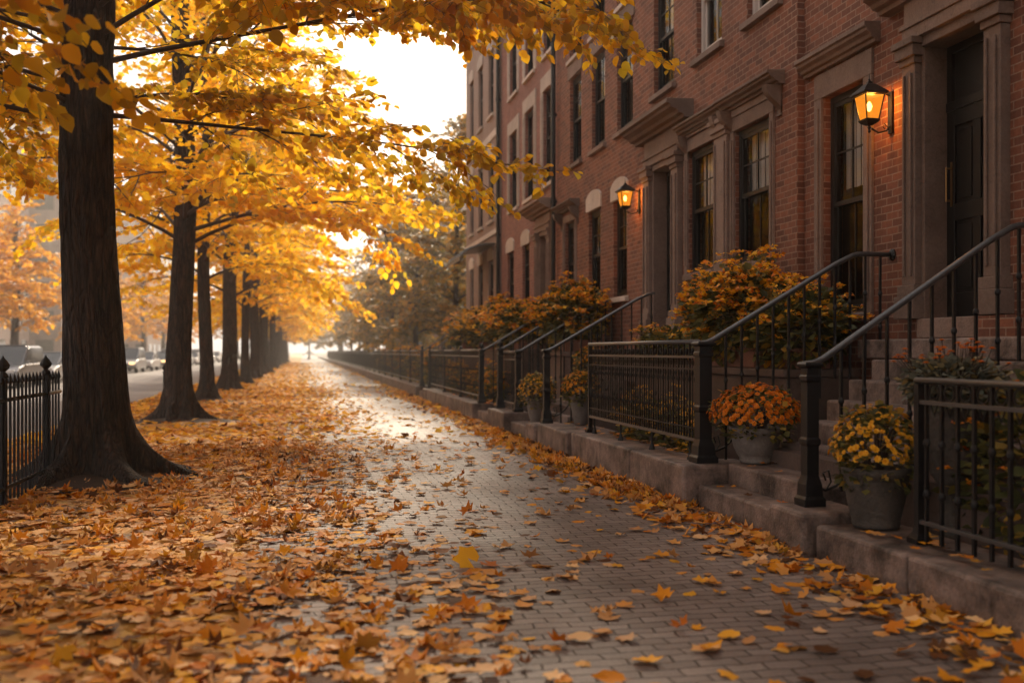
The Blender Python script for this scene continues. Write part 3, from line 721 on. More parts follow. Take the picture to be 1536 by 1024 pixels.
# ================================================================ iron railings
def baluster(h, r=.009, knops=True, tip=False):
    m = MB(); m.box(-r, r, -r, r, 0, h)
    if knops:
        for z in (h*.30, h*.62):
            m.lathe([(r*1.0, z-.03), (r*2.1, z-.008), (r*2.1, z+.008), (r*1.0, z+.03)], 0, 0, 0, 8)
    if tip: m.lathe([(r, h), (r*2.2, h+.025), (r*1.6, h+.05), (.001, h+.10)], 0, 0, 0, 8)
    return m
def newel(h, s=.045, ball=False):
    m = MB()
    m.lathe([(s*1.75, 0), (s*1.75, .05), (s*1.45, .07), (s*1.35, .15), (s*1.1, .19), (s, .21), (s, h*.42), (s*1.2, h*.435), (s*1.2, h*.465), (s, h*.48), (s, h-.13), (s*1.2, h-.12), (s*1.2, h-.09), (s, h-.08), (s, h-.035)], 0, 0, 0, 4)
    m.lathe([(s*1.1, h-.034), (s*1.5, h-.02), (s*1.5, h-.005), (s*1.2, h+.008)], 0, 0, 0, 4)
    if ball: m.lathe([(s*.5, h+.005), (s*.4, h+.03), (s*1.0, h+.055), (s*1.15, h+.085), (s*.8, h+.12), (.002, h+.14)], 0, 0, 0, 12)
    return m
bal_cache = {}
def put_baluster(parent, x, y, z0, z1, r=.009, knops=True, tip=False):
    h = round(z1-z0, 2); key = (h, r, knops, tip)
    if key not in bal_cache: bal_cache[key] = baluster(h, r, knops, tip).mesh('baluster')
    o = link('baluster', bal_cache[key], M['iron'], parent); o.location = (x, y, z0); return o
def stair_rail(x0, y, z0, ht, label, xl=5.02, zl=2.24, wallx=None, s=.045, noses=N1, n=10, ball=False, twist=0):
    """newel on a pedestal (top z0), sloping handrail, balusters down to the treads, return to the wall"""
    r = tag(empty('stair_railing', (x0, y, z0)), label, 'stair railing')
    newel(ht, s, ball).build('newel_post', M['iron'], r, bevel=.003)
    zt = z0+ht+.01
    def tread(x):
        h = z0
        for a, b in zip(noses, HT):
            if x > a: h = b
        return max(h, .2)
    m = MB(); path = [(-.05, 0, ht-.01), (.03, 0, ht+.0), (.10, 0, ht+.03)]
    for k in range(1, 9): t = k/8; path.append((.10+(xl-x0-.10)*t, 0, ht+.03+(zl-zt)*t))
    path[-1] = (xl-x0, 0, zl-z0)
    end = (wallx or xl+.1)
    path.append((xl-x0+.05, 0, zl-z0+.012)); path.append((end-x0, 0, zl-z0+.012))
    m.tube(path, .024, 8)
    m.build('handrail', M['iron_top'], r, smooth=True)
    if wallx:
        q = MB(); q.lathe([(.055, 0), (.055, .012), (.03, .03)], 0, 0, 0, 10)
        o = q.build('wall_rosette', M['iron'], r); o.location = (wallx-x0, 0, zl-z0+.012); o.rotation_euler = (0, R(-90), 0)
    for k in range(1, n+1):
        x = x0+.06+(min(end-.05, 5.25)-x0-.06)*k/n
        zz = zt+.02+(zl-zt)*min(1, (x-x0-.1)/(xl-x0-.1))
        b0 = tread(x)
        put_baluster(r, x-x0, 0, b0-z0+.0, zz-z0, .010)
    # low scroll bar
    q = MB(); q.tube([(.04, 0, .12), (.12, 0, .10), (.2, 0, .13), (.28, 0, .2), (.36, 0, .3)], .01, 6)
    q.tube([(.12, 0, .10), (.16, 0, .16), (.14, 0, .24), (.10, 0, .22), (.12, 0, .17)], .008, 5)
    q.build('scroll', M['iron'], r)
    return r
stair_rail(3.42, 6.30, .29, .98, 'stair railing with stout newel post beside the yellow mum pot', n=9, zl=2.25, xl=5.02)
stair_rail(3.50, 8.36, .36, 1.07, 'stair railing ending on the brick pier below the lantern', xl=4.98, wallx=XA, s=.058, zl=2.24, n=11)
stair_rail(3.45, 14.02, .31, 1.06, 'stair railing of the second stoop, on its narrow pale block', xl=5.0, zl=2.2, noses=N2)
stair_rail(3.52, 16.3, .34, 1.02, 'stair railing behind the slim grey pot on the second stoop', xl=5.0, zl=2.2, noses=N2)
stair_rail(3.45, 17.5, .34, 1.06, 'stair railing on the street side of the third stoop', xl=4.9, zl=2.2, noses=N2, n=8, ball=True)
stair_rail(3.45, 19.4, .33, 1.05, 'stair railing at the far edge of the third stoop', xl=4.9, zl=2.2, noses=N2, n=8, ball=True)
stair_rail(3.45, 27.6, .33, 1.05, 'stair railing before the steps of the pale house', xl=4.7, zl=2.2, noses=N2, n=7, ball=True)
stair_rail(3.45, 29.5, .33, 1.05, 'stair railing after the steps of the pale house', xl=4.7, zl=2.2, noses=N2, n=7, ball=True)

def panel(y0, y1, X, z0, ztop, label, ornate=0, sp=.125, posts=(0, 1), midpost=None, group=None, cat='fence', far=False):
    L = y1-y0; r = tag(empty('iron_fence', (X, y0, z0)), label, cat, group); H_ = ztop-z0
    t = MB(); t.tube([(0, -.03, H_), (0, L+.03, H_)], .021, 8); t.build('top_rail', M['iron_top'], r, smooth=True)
    if ornate == 2:
        zm = H_-.14; zl_ = .20
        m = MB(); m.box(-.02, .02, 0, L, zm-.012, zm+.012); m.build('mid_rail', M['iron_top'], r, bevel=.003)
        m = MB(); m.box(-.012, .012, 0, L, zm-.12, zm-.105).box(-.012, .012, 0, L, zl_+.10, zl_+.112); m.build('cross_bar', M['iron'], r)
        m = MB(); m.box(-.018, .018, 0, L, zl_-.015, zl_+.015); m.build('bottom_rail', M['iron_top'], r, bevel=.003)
        n = int(L/sp); rr = random.Random(3)
        for k in range(n): 
            put_baluster(r, 0, (k+.5)*L/n, zl_, H_-.01, .008, True)
        o = MB()
        for k in range(n):
            y = (k+1)*L/n
            if k < n-1:
                o.box(-.005, .005, y-.005, y+.005, zl_, zm)
                o.blob(0, y, zm+.05, .018, .018, .034, 6, 4)
                # small drop and ring between the bars
                c = [( .0, y+.028*math.cos(a), zm-.055+.028*math.sin(a)) for a in [i*math.pi/4 for i in range(9)]]
                o.tube(c, .005, 4, False); o.blob(0, y, zm-.15, .012, .012, .03, 6, 4)
                if k % 2: o.blob(0, y, zl_+.36+.04*math.sin(k), .013, .02, .03, 6, 4)
                c = [(.0, y+.02*math.cos(a), zl_+.055+.02*math.sin(a)) for a in [i*math.pi/3 for i in range(7)]]
                o.tube(c, .005, 4, False)
        o.build('ornament', M['iron'], r)
        f = MB()
        for k in range(4): yy = .2+(L-.4)*k/3; f.lathe([(.035, 0), (.028, .03), (.012, .08), (.012, zl_)], 0, yy, 0, 8)
        f.build('foot', M['iron'], r)
    else:
        zl_ = .13
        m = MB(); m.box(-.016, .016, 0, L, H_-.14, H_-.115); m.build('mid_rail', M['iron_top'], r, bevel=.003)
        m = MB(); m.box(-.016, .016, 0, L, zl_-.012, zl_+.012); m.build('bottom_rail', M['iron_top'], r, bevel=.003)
        n = max(2, int(L/sp))
        if far:
            b = MB()
            for k in range(n): y = (k+.5)*L/n; b.box(-.006, .006, y-.006, y+.006, zl_, H_)
            b.build('balusters', M['iron'], r)
        else:
            for k in range(n): put_baluster(r, 0, (k+.5)*L/n, .02, H_-.01, .010 if ornate else .0065, True)
            o = MB()
            for k in range(n-1):
                y = (k+1)*L/n
                c = [(0, y+.045*math.cos(a), H_-.065+.045*math.sin(a)) for a in [i*math.pi/6 for i in range(13)]]
                o.tube(c, .006, 4, False)
                if ornate: o.tube([(0, y-.03, H_-.14), (0, y, H_-.2), (0, y+.03, H_-.14)], .005, 4)
            o.build('ring_frieze', M['iron'], r)
    for q in posts:
        p = MB(); yy = q*L
        p.lathe([(.05, 0), (.05, .03), (.03, .06), (.022, .1), (.022, H_-.02)], 0, yy, 0, 4)
        if far or ornate == 0 and y0 > 15: p.lathe([(.03, H_-.02), (.045, H_), (.03, H_+.02), (.042, H_+.05), (.03, H_+.08), (.002, H_+.09)], 0, yy, 0, 8)
        p.build('post', M['iron'], r)
    return r
panel(2.3, 5.26, 3.56, .22, 1.18, 'nearest black iron fence with ring frieze on the low plinth', ornate=1, sp=.135, posts=(1,))
panel(8.52, 12.02, 3.52, .34, 1.44, 'dense ornate iron railing panel between pedestal and grey pot', ornate=2, sp=.138, posts=(1,))
panel(16.35, 17.35, 3.5, .34, 1.34, 'short iron railing panel between the second and third stoops', sp=.12, posts=())
ys = [19.5, 22.2, 24.9, 27.5]
names = ['iron fence panel directly after the third stoop', 'middle iron fence panel between third stoop and pale house', 'iron fence panel just before the pale house steps']
for k in range(3): panel(ys[k], ys[k+1], 3.48, .33, 1.38, names[k], sp=.16, posts=(0,), group='fence panels along the plinth')
y = 29.6; k = 0
far0 = None
while y < 150:
    if far0 is None:
        far0 = panel(y, y+3.4, 3.48, .33, 1.38, 'one of the identical distant fence panels fading along the plinth', sp=.21, posts=(0,), far=True, group='distant fence panels')
    else:
        c = copy_tree(far0); c.location = (3.48, y, .33)
    y += 3.45

# street side fence by the nearest tree
def spear_fence(y0, y1, X, z0, H_, label, sp=.105, posts=None):
    L = y1-y0; r = tag(empty('iron_fence', (X, y0, z0)), label, 'fence')
    for nm, z in (('top_rail', H_-.23), ('bottom_rail', .17)):
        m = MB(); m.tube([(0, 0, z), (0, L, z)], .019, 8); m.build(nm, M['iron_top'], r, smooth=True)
    n = int(L/sp)
    for k in range(n): put_baluster(r, 0, (k+.5)*L/n, .02, H_-.10, .0095, False, True)
    for yy in (posts or (0, L)):
        p = MB(); s = .028
        p.lathe([(s*2.0, -.02), (s*2.0, .02), (s*1.3, .05), (s, .08), (s, H_-.04)], 0, yy, 0, 4)
        p.lathe([(s*1.1, H_-.04), (s*1.7, H_-.03), (s*1.2, H_), (s*.7, H_+.015), (s*1.9, H_+.05), (s*2.0, H_+.075), (s*1.2, H_+.11), (s*.4, H_+.135), (.001, H_+.16)], 0, yy, 0, 10)
        p.build('post', M['iron'], r)
    return r
spear_fence(4.85, 11.3, -2.52, 0, 1.16, 'black spear-topped iron fence running into the nearest big tree', sp=.125, posts=(0.1, 1.55, 3.0, 4.4, 5.85))
spear_fence(21.2, 23.0, -2.75, 0, .95, 'short low iron fence behind the second tree trunk')
# ================================================================ leaves
def leaf_mesh(name, P, D, Nn, S, shape):
    """P centres (n,3), D length directions, Nn normals, S sizes; shape = (verts (k,3) in length/side/normal axes, faces)"""
    P, D, Nn, S = map(np.asarray, (P, D, Nn, S))
    D = D/np.linalg.norm(D, axis=1, keepdims=True)
    T = np.cross(Nn, D); T /= np.maximum(np.linalg.norm(T, axis=1, keepdims=True), 1e-6)
    U = np.cross(D, T)
    V, F = shape; V = np.asarray(V, float); k = len(V); n = len(P)
    co = P[:, None, :] + S[:, None, None]*(V[None, :, 0:1]*D[:, None, :] + V[None, :, 1:2]*T[:, None, :] + V[None, :, 2:3]*U[:, None, :])
    co = co.reshape(-1, 3)
    lens = [len(f) for f in F]; flat = np.concatenate([np.array(f) for f in F])
    loops = (flat[None, :] + (np.arange(n)*k)[:, None]).reshape(-1)
    ltot = np.tile(np.array(lens), n); lstart = np.concatenate([[0], np.cumsum(ltot)[:-1]])
    me = bpy.data.meshes.new(name)
    me.vertices.add(len(co)); me.vertices.foreach_set('co', co.astype(np.float32).ravel())
    me.loops.add(len(loops)); me.loops.foreach_set('vertex_index', loops.astype(np.int32))
    me.polygons.add(len(ltot)); me.polygons.foreach_set('loop_start', lstart.astype(np.int32)); me.polygons.foreach_set('loop_total', ltot.astype(np.int32))
    me.update(calc_edges=True); me.validate(); return me
OVAL = ([(0,0,0),(.12,.32,.07),(.45,.46,.10),(.80,.28,.05),(1.05,0,-.08),(.80,-.28,.05),(.45,-.46,.10),(.12,-.32,.07)], [(0,4,3,2,1),(0,7,6,5,4)])
QUADL = ([(0,0,0),(.5,.46,.08),(1,0,-.05),(.5,-.46,.08)], [(0,2,1),(0,3,2)])
def lobed(seed, lobes=5, curl=.15, deep=.35):
    rr = random.Random(seed); V = [(0, 0, .0)]; m = lobes*2+1
    for i in range(m):
        t = i/(m-1); a = -2.55+5.1*t
        rad = (.56 if i % 2 else .56*(1-deep))*(1+.12*rr.uniform(-1, 1)) * (1.15-.18*abs(a)/2.5)
        x, y = rad*math.cos(a), rad*math.sin(a)
        V.append((x, y, curl*(x*x*1.4*rr.uniform(.3, 1.3)+y*y*2.0*rr.uniform(.2, 1.5)) + .03*rr.uniform(-1, 1)))
    V.append((-.62, .04, .05)); V.append((-.60, -.01, .06))
    F = [(0, i+1, i+2) for i in range(m-1)] + [(0, m, m+1, m+2), ]
    return (V, F)
def rounded(seed, curl=.2, m=18):
    """broad serrated leaf with a drawn-out tip, folded along the midrib, with its stalk"""
    rr = random.Random(seed); V = [(0, 0, -.02)]; wd = rr.uniform(.66, .9); tw = rr.uniform(-.2, .2)
    for i in range(m):
        a = 2*math.pi*i/m; rad = .5*(1+(.07 if i % 2 else -.05)+.05*rr.uniform(-1, 1))
        if i == 0: rad = .70
        if i in (1, m-1): rad *= .96
        x, y = rad*math.cos(a), rad*wd*math.sin(a)
        V.append((x, y+.08*x*x, .22*abs(y)*rr.uniform(.6, 1.3)+curl*(x*x*rr.uniform(.5, 1.5))+tw*x*y+.025*rr.uniform(-1, 1)))
    k = len(V); V += [(-.46, .015, .03), (-.46, -.015, .03), (-.85, .06, .10)]
    F = [(0, i+1, (i+1) % m+1) for i in range(m)]+[(k, k+2, k+1)]
    return (V, F)

# ================================================================ trees
def trunk_mesh(seed, r0, H_, lean=(0, 0), nseg=64, nh=90, flare=1.0, split=None):
    rr = random.Random(seed); ph = [rr.uniform(0, 6.28) for _ in range(6)]
    lob = rr.choice([7, 8]); v = []; f = []
    roots = [(2*math.pi*(i+rr.uniform(-.28, .28))/lob, rr.uniform(1.6, 3.0)*min(1.3, flare), rr.uniform(.14, .26)) for i in range(lob)]
    zs = [H_*(i/nh)**1.6 for i in range(nh+1)]
    for z in zs:
        fl = math.exp(-z/.50)*.62*flare + math.exp(-z/.12)*.35*flare
        taper = 1-(.42 if flare > .5 else .93)*z/H_
        cx_ = lean[0]*z/H_ + .05*math.sin(z*.9+ph[0]); cy_ = lean[1]*z/H_ + .05*math.sin(z*.7+ph[1])
        cx_ -= .05*math.sin(ph[0]); cy_ -= .05*math.sin(ph[1])
        for k in range(nseg):
            a = 2*math.pi*k/nseg
            rt = abs(math.sin(a*lob/2+ph[2]+.5*math.sin(a+ph[3])))**3.0
            rd = sum(am*max(0, math.cos(a-ai+.25*math.sin(z*5)))**34*math.exp(-z/hz_) for ai, am, hz_ in roots)
            rad = r0*taper*(1+fl*(.45+.55*rt)+rd)
            c, s_ = math.cos(a), math.sin(a)
            tw = a+.12*z
            nz = noise.noise((math.cos(tw)*7, math.sin(tw)*7, z*1.1+seed*3))
            nz2 = noise.noise((math.cos(tw)*15, math.sin(tw)*15, z*2.6+seed))
            rad += r0*(.075*nz+.055*nz2)*(1+fl*.8)
            v.append((cx_+rad*c, cy_+rad*s_, z-.06-(.05 if z == 0 else 0)))
    for i in range(nh):
        for k in range(nseg):
            a = i*nseg+k; b = i*nseg+(k+1) % nseg
            f.append((a, b, b+nseg, a+nseg))
    me = bpy.data.meshes.new('trunk'); me.from_pydata(v, [], f); me.update()
    def axis(z): return Vector((lean[0]*z/H_+.05*math.sin(z*.9+ph[0])-.05*math.sin(ph[0]), lean[1]*z/H_+.05*math.sin(z*.7+ph[1])-.05*math.sin(ph[1]), z))
    return me, axis
def rot_z(v, a):
    c, s_ = math.cos(a), math.sin(a); return Vector((v.x*c-v.y*s_, v.x*s_+v.y*c, v.z))
def crown(seed, axis, H_, z_low, n_limb, reach, n_sub, n_twig, n_leaf, lsize, r_limb=.06, custom=(), r_trunk=.2, top_scale=1.0, squeeze=0, topf=.66, thin=1.0, skip_cam=False, arch=30, cd=1.0):
    """limbs > boughs > twigs > leaves; returns (wood MB, leaf arrays)"""
    rr = random.Random(seed); wood = MB(); P, D, Nn, S = [], [], [], []
    limbs = []
    for i in range(n_limb):
        t = (i+rr.uniform(-.3, .3))/n_limb; t = min(1, max(0, t)); t = t**1.15
        z = z_low+(H_-z_low-.3)*t
        az = i*2.399963+rr.uniform(-.35, .35)
        prof = (1-topf*t**(1.1 if topf > .5 else 1.6))*(.85+.15*math.sin(min(1, t*4)*1.57))
        if skip_cam and z < 5.6 and R(-118) < math.atan2(math.sin(az), math.cos(az)) < R(-35): continue
        if squeeze and z < 6.2 and -.6 < math.sin(az/1.0) < .9 and math.cos(az) > .25: prof *= squeeze
        limbs.append((z, az, reach*prof*rr.uniform(.85, 1.12), R(arch+46*t+rr.uniform(-6, 6)), R(-arch*.8-8+44*t+rr.uniform(-8, 8)), 1))
    for c in custom: limbs.append(c+(cd,))
    for (z, az, L, e0, e1, dn) in limbs:
        p = axis(min(z, H_)); pts = [p.copy()]; m = 8; wob = rr.uniform(0, 6)
        for k in range(m):
            t = (k+.5)/m; el = e0+(e1-e0)*t; a = az+.34*math.sin(t*4.5+wob)
            p = p+Vector((math.cos(a)*math.cos(el), math.sin(a)*math.cos(el), math.sin(el)))*(L/m); pts.append(p.copy())
        rl = r_limb*(.55+.45*L/reach)
        wood.tube(pts, [rl*(1-.85*(k/m)**.8) for k in range(m+1)], 7, False)
        ns = max(3, int(n_sub*L/reach*dn*(thin if z > 6.3 else 1)))
        for j in range(ns):
            t = .16+.84*(j+rr.random())/ns; q = min(m-1, int(t*m)); fr = t*m-q
            b = pts[q].lerp(pts[q+1], fr); dirv = (pts[q+1]-pts[q]).normalized()
            side = 1 if j % 2 else -1
            dv = rot_z(dirv, side*R(rr.uniform(28, 62))); dv.z += rr.uniform(-.22, .25); dv.normalize()
            l2 = L*.36*(1.1-.55*t)*rr.uniform(.75, 1.25); m2 = 4; pp = b.copy(); p2 = [pp.copy()]
            for k in range(m2):
                dv = (dv+Vector((rr.uniform(-.12, .12), rr.uniform(-.12, .12), rr.uniform(-.13, .06)))).normalized()
                pp = pp+dv*(l2/m2); p2.append(pp.copy())
            wood.tube(p2, [max(.004, rl*.36*(1-.2*t))*(1-.8*k/m2) for k in range(m2+1)], 4, False)
            nt_ = max(3, int(n_twig*l2/(.36*reach)*1.6))
            for h in range(nt_):
                t2 = .12+.88*(h+rr.random())/nt_; q2 = min(m2-1, int(t2*m2)); b2 = p2[q2].lerp(p2[q2+1], t2*m2-q2)
                d3 = rot_z((p2[q2+1]-p2[q2]).normalized(), (1 if h % 2 else -1)*R(rr.uniform(20, 65))); d3.z += rr.uniform(-.35, .3); d3.normalize()
                l3 = rr.uniform(.28, .62)*(reach/5)**.5
                e = b2+d3*l3; e.z -= .06*rr.random()
                wood.tube([b2, e], [.0035, .0015], 3, False)
                for g in range(n_leaf):
                    tt = (g+.6)/n_leaf; lp = b2.lerp(e, tt)
                    ld = rot_z(d3, (1 if g % 2 else -1)*R(rr.uniform(25, 75))) if g < n_leaf-1 else d3.copy()
                    ld.z += rr.uniform(-.75, .15)
                    P.append((lp.x+rr.uniform(-.03, .03), lp.y+rr.uniform(-.03, .03), lp.z+rr.uniform(-.04, .03)))
                    D.append(tuple(ld)); Nn.append((rr.uniform(-1.1, 1.1), rr.uniform(-1.1, 1.1), 1)); S.append(lsize*rr.uniform(.5, 1.3))
    return wood, (P, D, Nn, S)
def make_tree(name, loc, seed, r0, H_, z_low, label, cat='tree', leafm='leaf_gold', group=None, flare=1., lean=(0, 0), shape=OVAL, nseg=64, nh=90, trunk_h=None, trunk_mat='bark', **kw):
    root = tag(empty(name, loc), label, cat, group)
    tm, ax = trunk_mesh(seed, r0, H_, lean, nseg, nh, flare); link('trunk', tm, M[trunk_mat], root, smooth=True)
    wood, L = crown(seed, ax, H_, z_low, r_trunk=r0, **kw)
    me = bpy.data.meshes.new('branches'); me.from_pydata(wood.v, [], wood.f); me.update()
    tr = [c for c in root.children if c.name.startswith('trunk')][0]
    link('branches', me, M['twig'], root, smooth=True)
    link('crown', leaf_mesh('crown', *L, shape), M[leafm], root)
    return root
GR = 'street trees in a row along the verge'
A_ = math.atan2
# custom limb: (z, azimuth, length, start elevation, end elevation)
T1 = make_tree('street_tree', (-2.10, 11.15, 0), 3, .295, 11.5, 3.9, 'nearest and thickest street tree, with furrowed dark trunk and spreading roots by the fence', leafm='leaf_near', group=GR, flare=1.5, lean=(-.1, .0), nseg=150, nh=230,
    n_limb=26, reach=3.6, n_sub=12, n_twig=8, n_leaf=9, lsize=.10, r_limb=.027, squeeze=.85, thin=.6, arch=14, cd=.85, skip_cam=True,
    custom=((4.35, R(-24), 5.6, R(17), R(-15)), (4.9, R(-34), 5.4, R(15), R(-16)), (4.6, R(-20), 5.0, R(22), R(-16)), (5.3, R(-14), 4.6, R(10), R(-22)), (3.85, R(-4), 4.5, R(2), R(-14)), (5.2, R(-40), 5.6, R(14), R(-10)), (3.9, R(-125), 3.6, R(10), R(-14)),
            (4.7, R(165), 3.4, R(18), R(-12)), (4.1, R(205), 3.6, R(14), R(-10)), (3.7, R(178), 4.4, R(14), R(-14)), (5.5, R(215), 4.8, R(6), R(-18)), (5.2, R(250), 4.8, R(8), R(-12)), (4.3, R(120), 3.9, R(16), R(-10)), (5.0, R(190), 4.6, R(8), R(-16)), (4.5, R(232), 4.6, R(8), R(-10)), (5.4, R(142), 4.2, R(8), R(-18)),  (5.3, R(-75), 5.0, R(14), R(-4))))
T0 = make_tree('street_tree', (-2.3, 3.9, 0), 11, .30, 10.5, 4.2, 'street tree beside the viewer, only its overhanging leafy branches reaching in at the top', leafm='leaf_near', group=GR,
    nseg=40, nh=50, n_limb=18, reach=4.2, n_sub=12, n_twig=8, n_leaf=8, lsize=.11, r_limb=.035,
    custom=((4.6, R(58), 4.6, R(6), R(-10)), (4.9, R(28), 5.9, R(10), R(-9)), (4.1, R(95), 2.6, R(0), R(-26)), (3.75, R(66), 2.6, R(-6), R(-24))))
T2 = make_tree('street_tree', (-2.28, 19.55, 0), 5, .225, 11.5, 3.3, 'second street tree from the fence, straight brown trunk with flared roots in leaves', leafm='leaf_gold', group=GR, flare=1.45, lean=(.05, 0), nseg=96, nh=130,
    n_limb=26, reach=4.8, n_sub=12, n_twig=7, n_leaf=8, lsize=.135, r_limb=.045, topf=.34, thin=.8, custom=((3.6, R(-15), 4.8, R(16), R(-8)), (3.4, R(-160), 3.6, R(30), R(4)), (4.2, R(10), 4.9, R(18), R(-12)), (3.9, R(-60), 4.4, R(14), R(-10))))
T3 = make_tree('street_tree', (-2.45, 27.0, 0), 8, .175, 11.0, 3.2, 'third street tree from the fence, the slimmest trunk of the row', leafm='leaf_gold', group=GR, nseg=64, nh=80,
    n_limb=24, reach=4.9, n_sub=12, n_twig=7, n_leaf=8, lsize=.16, r_limb=.045, shape=QUADL, topf=.3, thin=.95)
T4 = make_tree('street_tree', (-2.45, 34.3, 0), 14, .25, 12.0, 3.1, 'fourth street tree from the fence, stout trunk again after the slim one', leafm='leaf_gold', group=GR, nseg=48, nh=60,
    n_limb=24, reach=5.1, n_sub=11, n_twig=6, n_leaf=8, lsize=.19, r_limb=.05, shape=QUADL, topf=.3, thin=.95, lean=(.35, .2))
ords = ['fifth', 'sixth', 'seventh', 'eighth', 'ninth', 'tenth', 'eleventh', 'twelfth', 'thirteenth', 'fourteenth', 'fifteenth', 'sixteenth', 'seventeenth', 'eighteenth', 'nineteenth']
rr = random.Random(77)
protos = [T3, T4]
for k in range(15):
    y = 41.7+7.4*k
    c = copy_tree(protos[k % 2]); c.location = (-2.35+rr.uniform(-.12, .12), y, 0); c.rotation_euler = (0, 0, rr.uniform(0, 6.28))
    s_ = rr.uniform(.92, 1.08); c.scale = (s_, s_, s_)
    c['label'] = '%s street tree from the fence, golden crown over the long leafy verge' % ords[k]

# unseen trees added behind the viewer to cut skylight on the near path
for y, l in zip((-3.8, -11.2, -18.6), ('unseen street tree added just behind the viewer for shade', 'unseen street tree added two places behind the viewer for shade', 'unseen street tree added three places behind the viewer for shade')):
    c = copy_tree(protos[0]); c.location = (-2.3, y, 0); c.rotation_euler = (0, 0, y); c['label'] = l
# olive-brown trees behind the railings past the terrace
GO = 'olive-leaved trees behind the far railings'
T_o = make_tree('garden_tree', (5.6, 36.3, 0), 21, .13, 9.8, 2.4, 'nearest olive-leaved tree just past the pale house', leafm='leaf_olive', group=GO, nseg=24, nh=30, flare=.4,
    n_limb=30, reach=2.8, n_sub=10, n_twig=6, n_leaf=8, lsize=.19, r_limb=.045, shape=QUADL)
T_o2 = make_tree('garden_tree', (4.9, 43.5, 0), 25, .15, 7.6, 2.1, 'second olive-leaved tree past the pale house, lower and wider', leafm='leaf_olive', group=GO, nseg=24, nh=30, flare=.4,
    n_limb=32, reach=3.4, n_sub=11, n_twig=7, n_leaf=9, lsize=.2, r_limb=.05, shape=QUADL)
spots = [(8.5, 40, 1.1, 0), (7.3, 50, 1.0, 1), (5.0, 56, .95, 0), (5.4, 66, 1.0, 1), (8.6, 62, 1.2, 0), (4.8, 78, .95, 0), (5.8, 90, 1.0, 1), (8, 80, 1.3, 0), (4.9, 104, 1, 0), (6.5, 120, 1.2, 1), (5.2, 138, 1.2, 0)]
lab = ['tall olive tree set back behind the first one', 'third olive tree along the far railings, set back', 'fourth olive tree, close to the railings', 'fifth olive tree, wide crown near the railings',
       'tall set-back olive tree in thin haze', 'sixth olive tree close to the railings in haze', 'seventh olive tree along the railings in haze', 'tallest set-back olive tree in haze', 'eighth olive tree, faint in haze', 'ninth olive tree, fainter in haze', 'last olive tree before the street end']
for (x, y, s_, k), l in zip(spots, lab):
    c = copy_tree((T_o, T_o2)[k]); c.location = (x, y, 0); c.scale = (s_,)*3; c.rotation_euler = (0, 0, rr.uniform(0, 6.28)); c['label'] = l

# orange trees on the other side of the street
GA = 'orange trees across the street'
T_a = make_tree('street_tree', (-17.5, 44, 0), 31, .25, 9.5, 3.0, 'first orange tree across the street, behind the parked cars', leafm='leaf_rust', group=GA, nseg=24, nh=30,
    n_limb=26, reach=4.4, n_sub=10, n_twig=6, n_leaf=8, lsize=.22, r_limb=.05, shape=QUADL)
T_a['category'] = 'tree'
al = ['second', 'third', 'fourth', 'fifth', 'sixth', 'seventh', 'eighth', 'ninth', 'tenth', 'eleventh', 'twelfth']
for k, (x, y, s_) in enumerate([(-19.5, 52, 1.1), (-17.5, 59, 1.0), (-24, 56, 1.25), (-27, 68, 1.35), (-17.8, 68, 1.05), (-17.6, 90, 1.0), (-17.8, 104, 1.0), (-17.6, 118, 1.1), (-17.6, 134, 1.1), (-17.6, 150, 1.1), (-25, 85, 1.3)]):
    c = copy_tree(T_a); c.location = (x, y, 0); c.scale = (s_,)*3; c.rotation_euler = (0, 0, rr.uniform(0, 6.28)); c['label'] = '%s orange tree across the street, behind the parked cars' % al[k]
for y, l in ((35, 'orange tree across the street nearest the viewer but one'), (26, 'orange tree across the street nearest the viewer')):
    c = copy_tree(T_a); c.location = (-18, y, 0); c.rotation_euler = (0, 0, y); c['label'] = l
# trees closing the view
for k, (x, y, s_) in enumerate([(-12, 190, 1.6), (-3, 205, 1.5), (7, 195, 1.5), (16, 185, 1.7), (-24, 200, 1.7), (27, 205, 2.0), (-7, 172, 1.2), (1, 178, 1.25), (10, 168, 1.3)]):
    c = copy_tree((T_a, T_o2)[k % 2]); c.location = (x, y, 0); c.scale = (s_*1.0,)*3; c.rotation_euler = (0, 0, rr.uniform(0, 6.28)); c['group'] = 'trees closing the street end'
    c['label'] = ['leftmost hazy tree cluster at the street end', 'pale tree behind the street end, left of the path axis', 'hazy tree at the street end over the path', 'hazy tree at the street end right of the path', 'far left hazy tree beyond the cars', 'tall far hazy tree behind the olive trees', 'nearer hazy tree closing the verge end', 'nearer hazy tree standing over the path end', 'nearer hazy tree where the far railings end'][k]

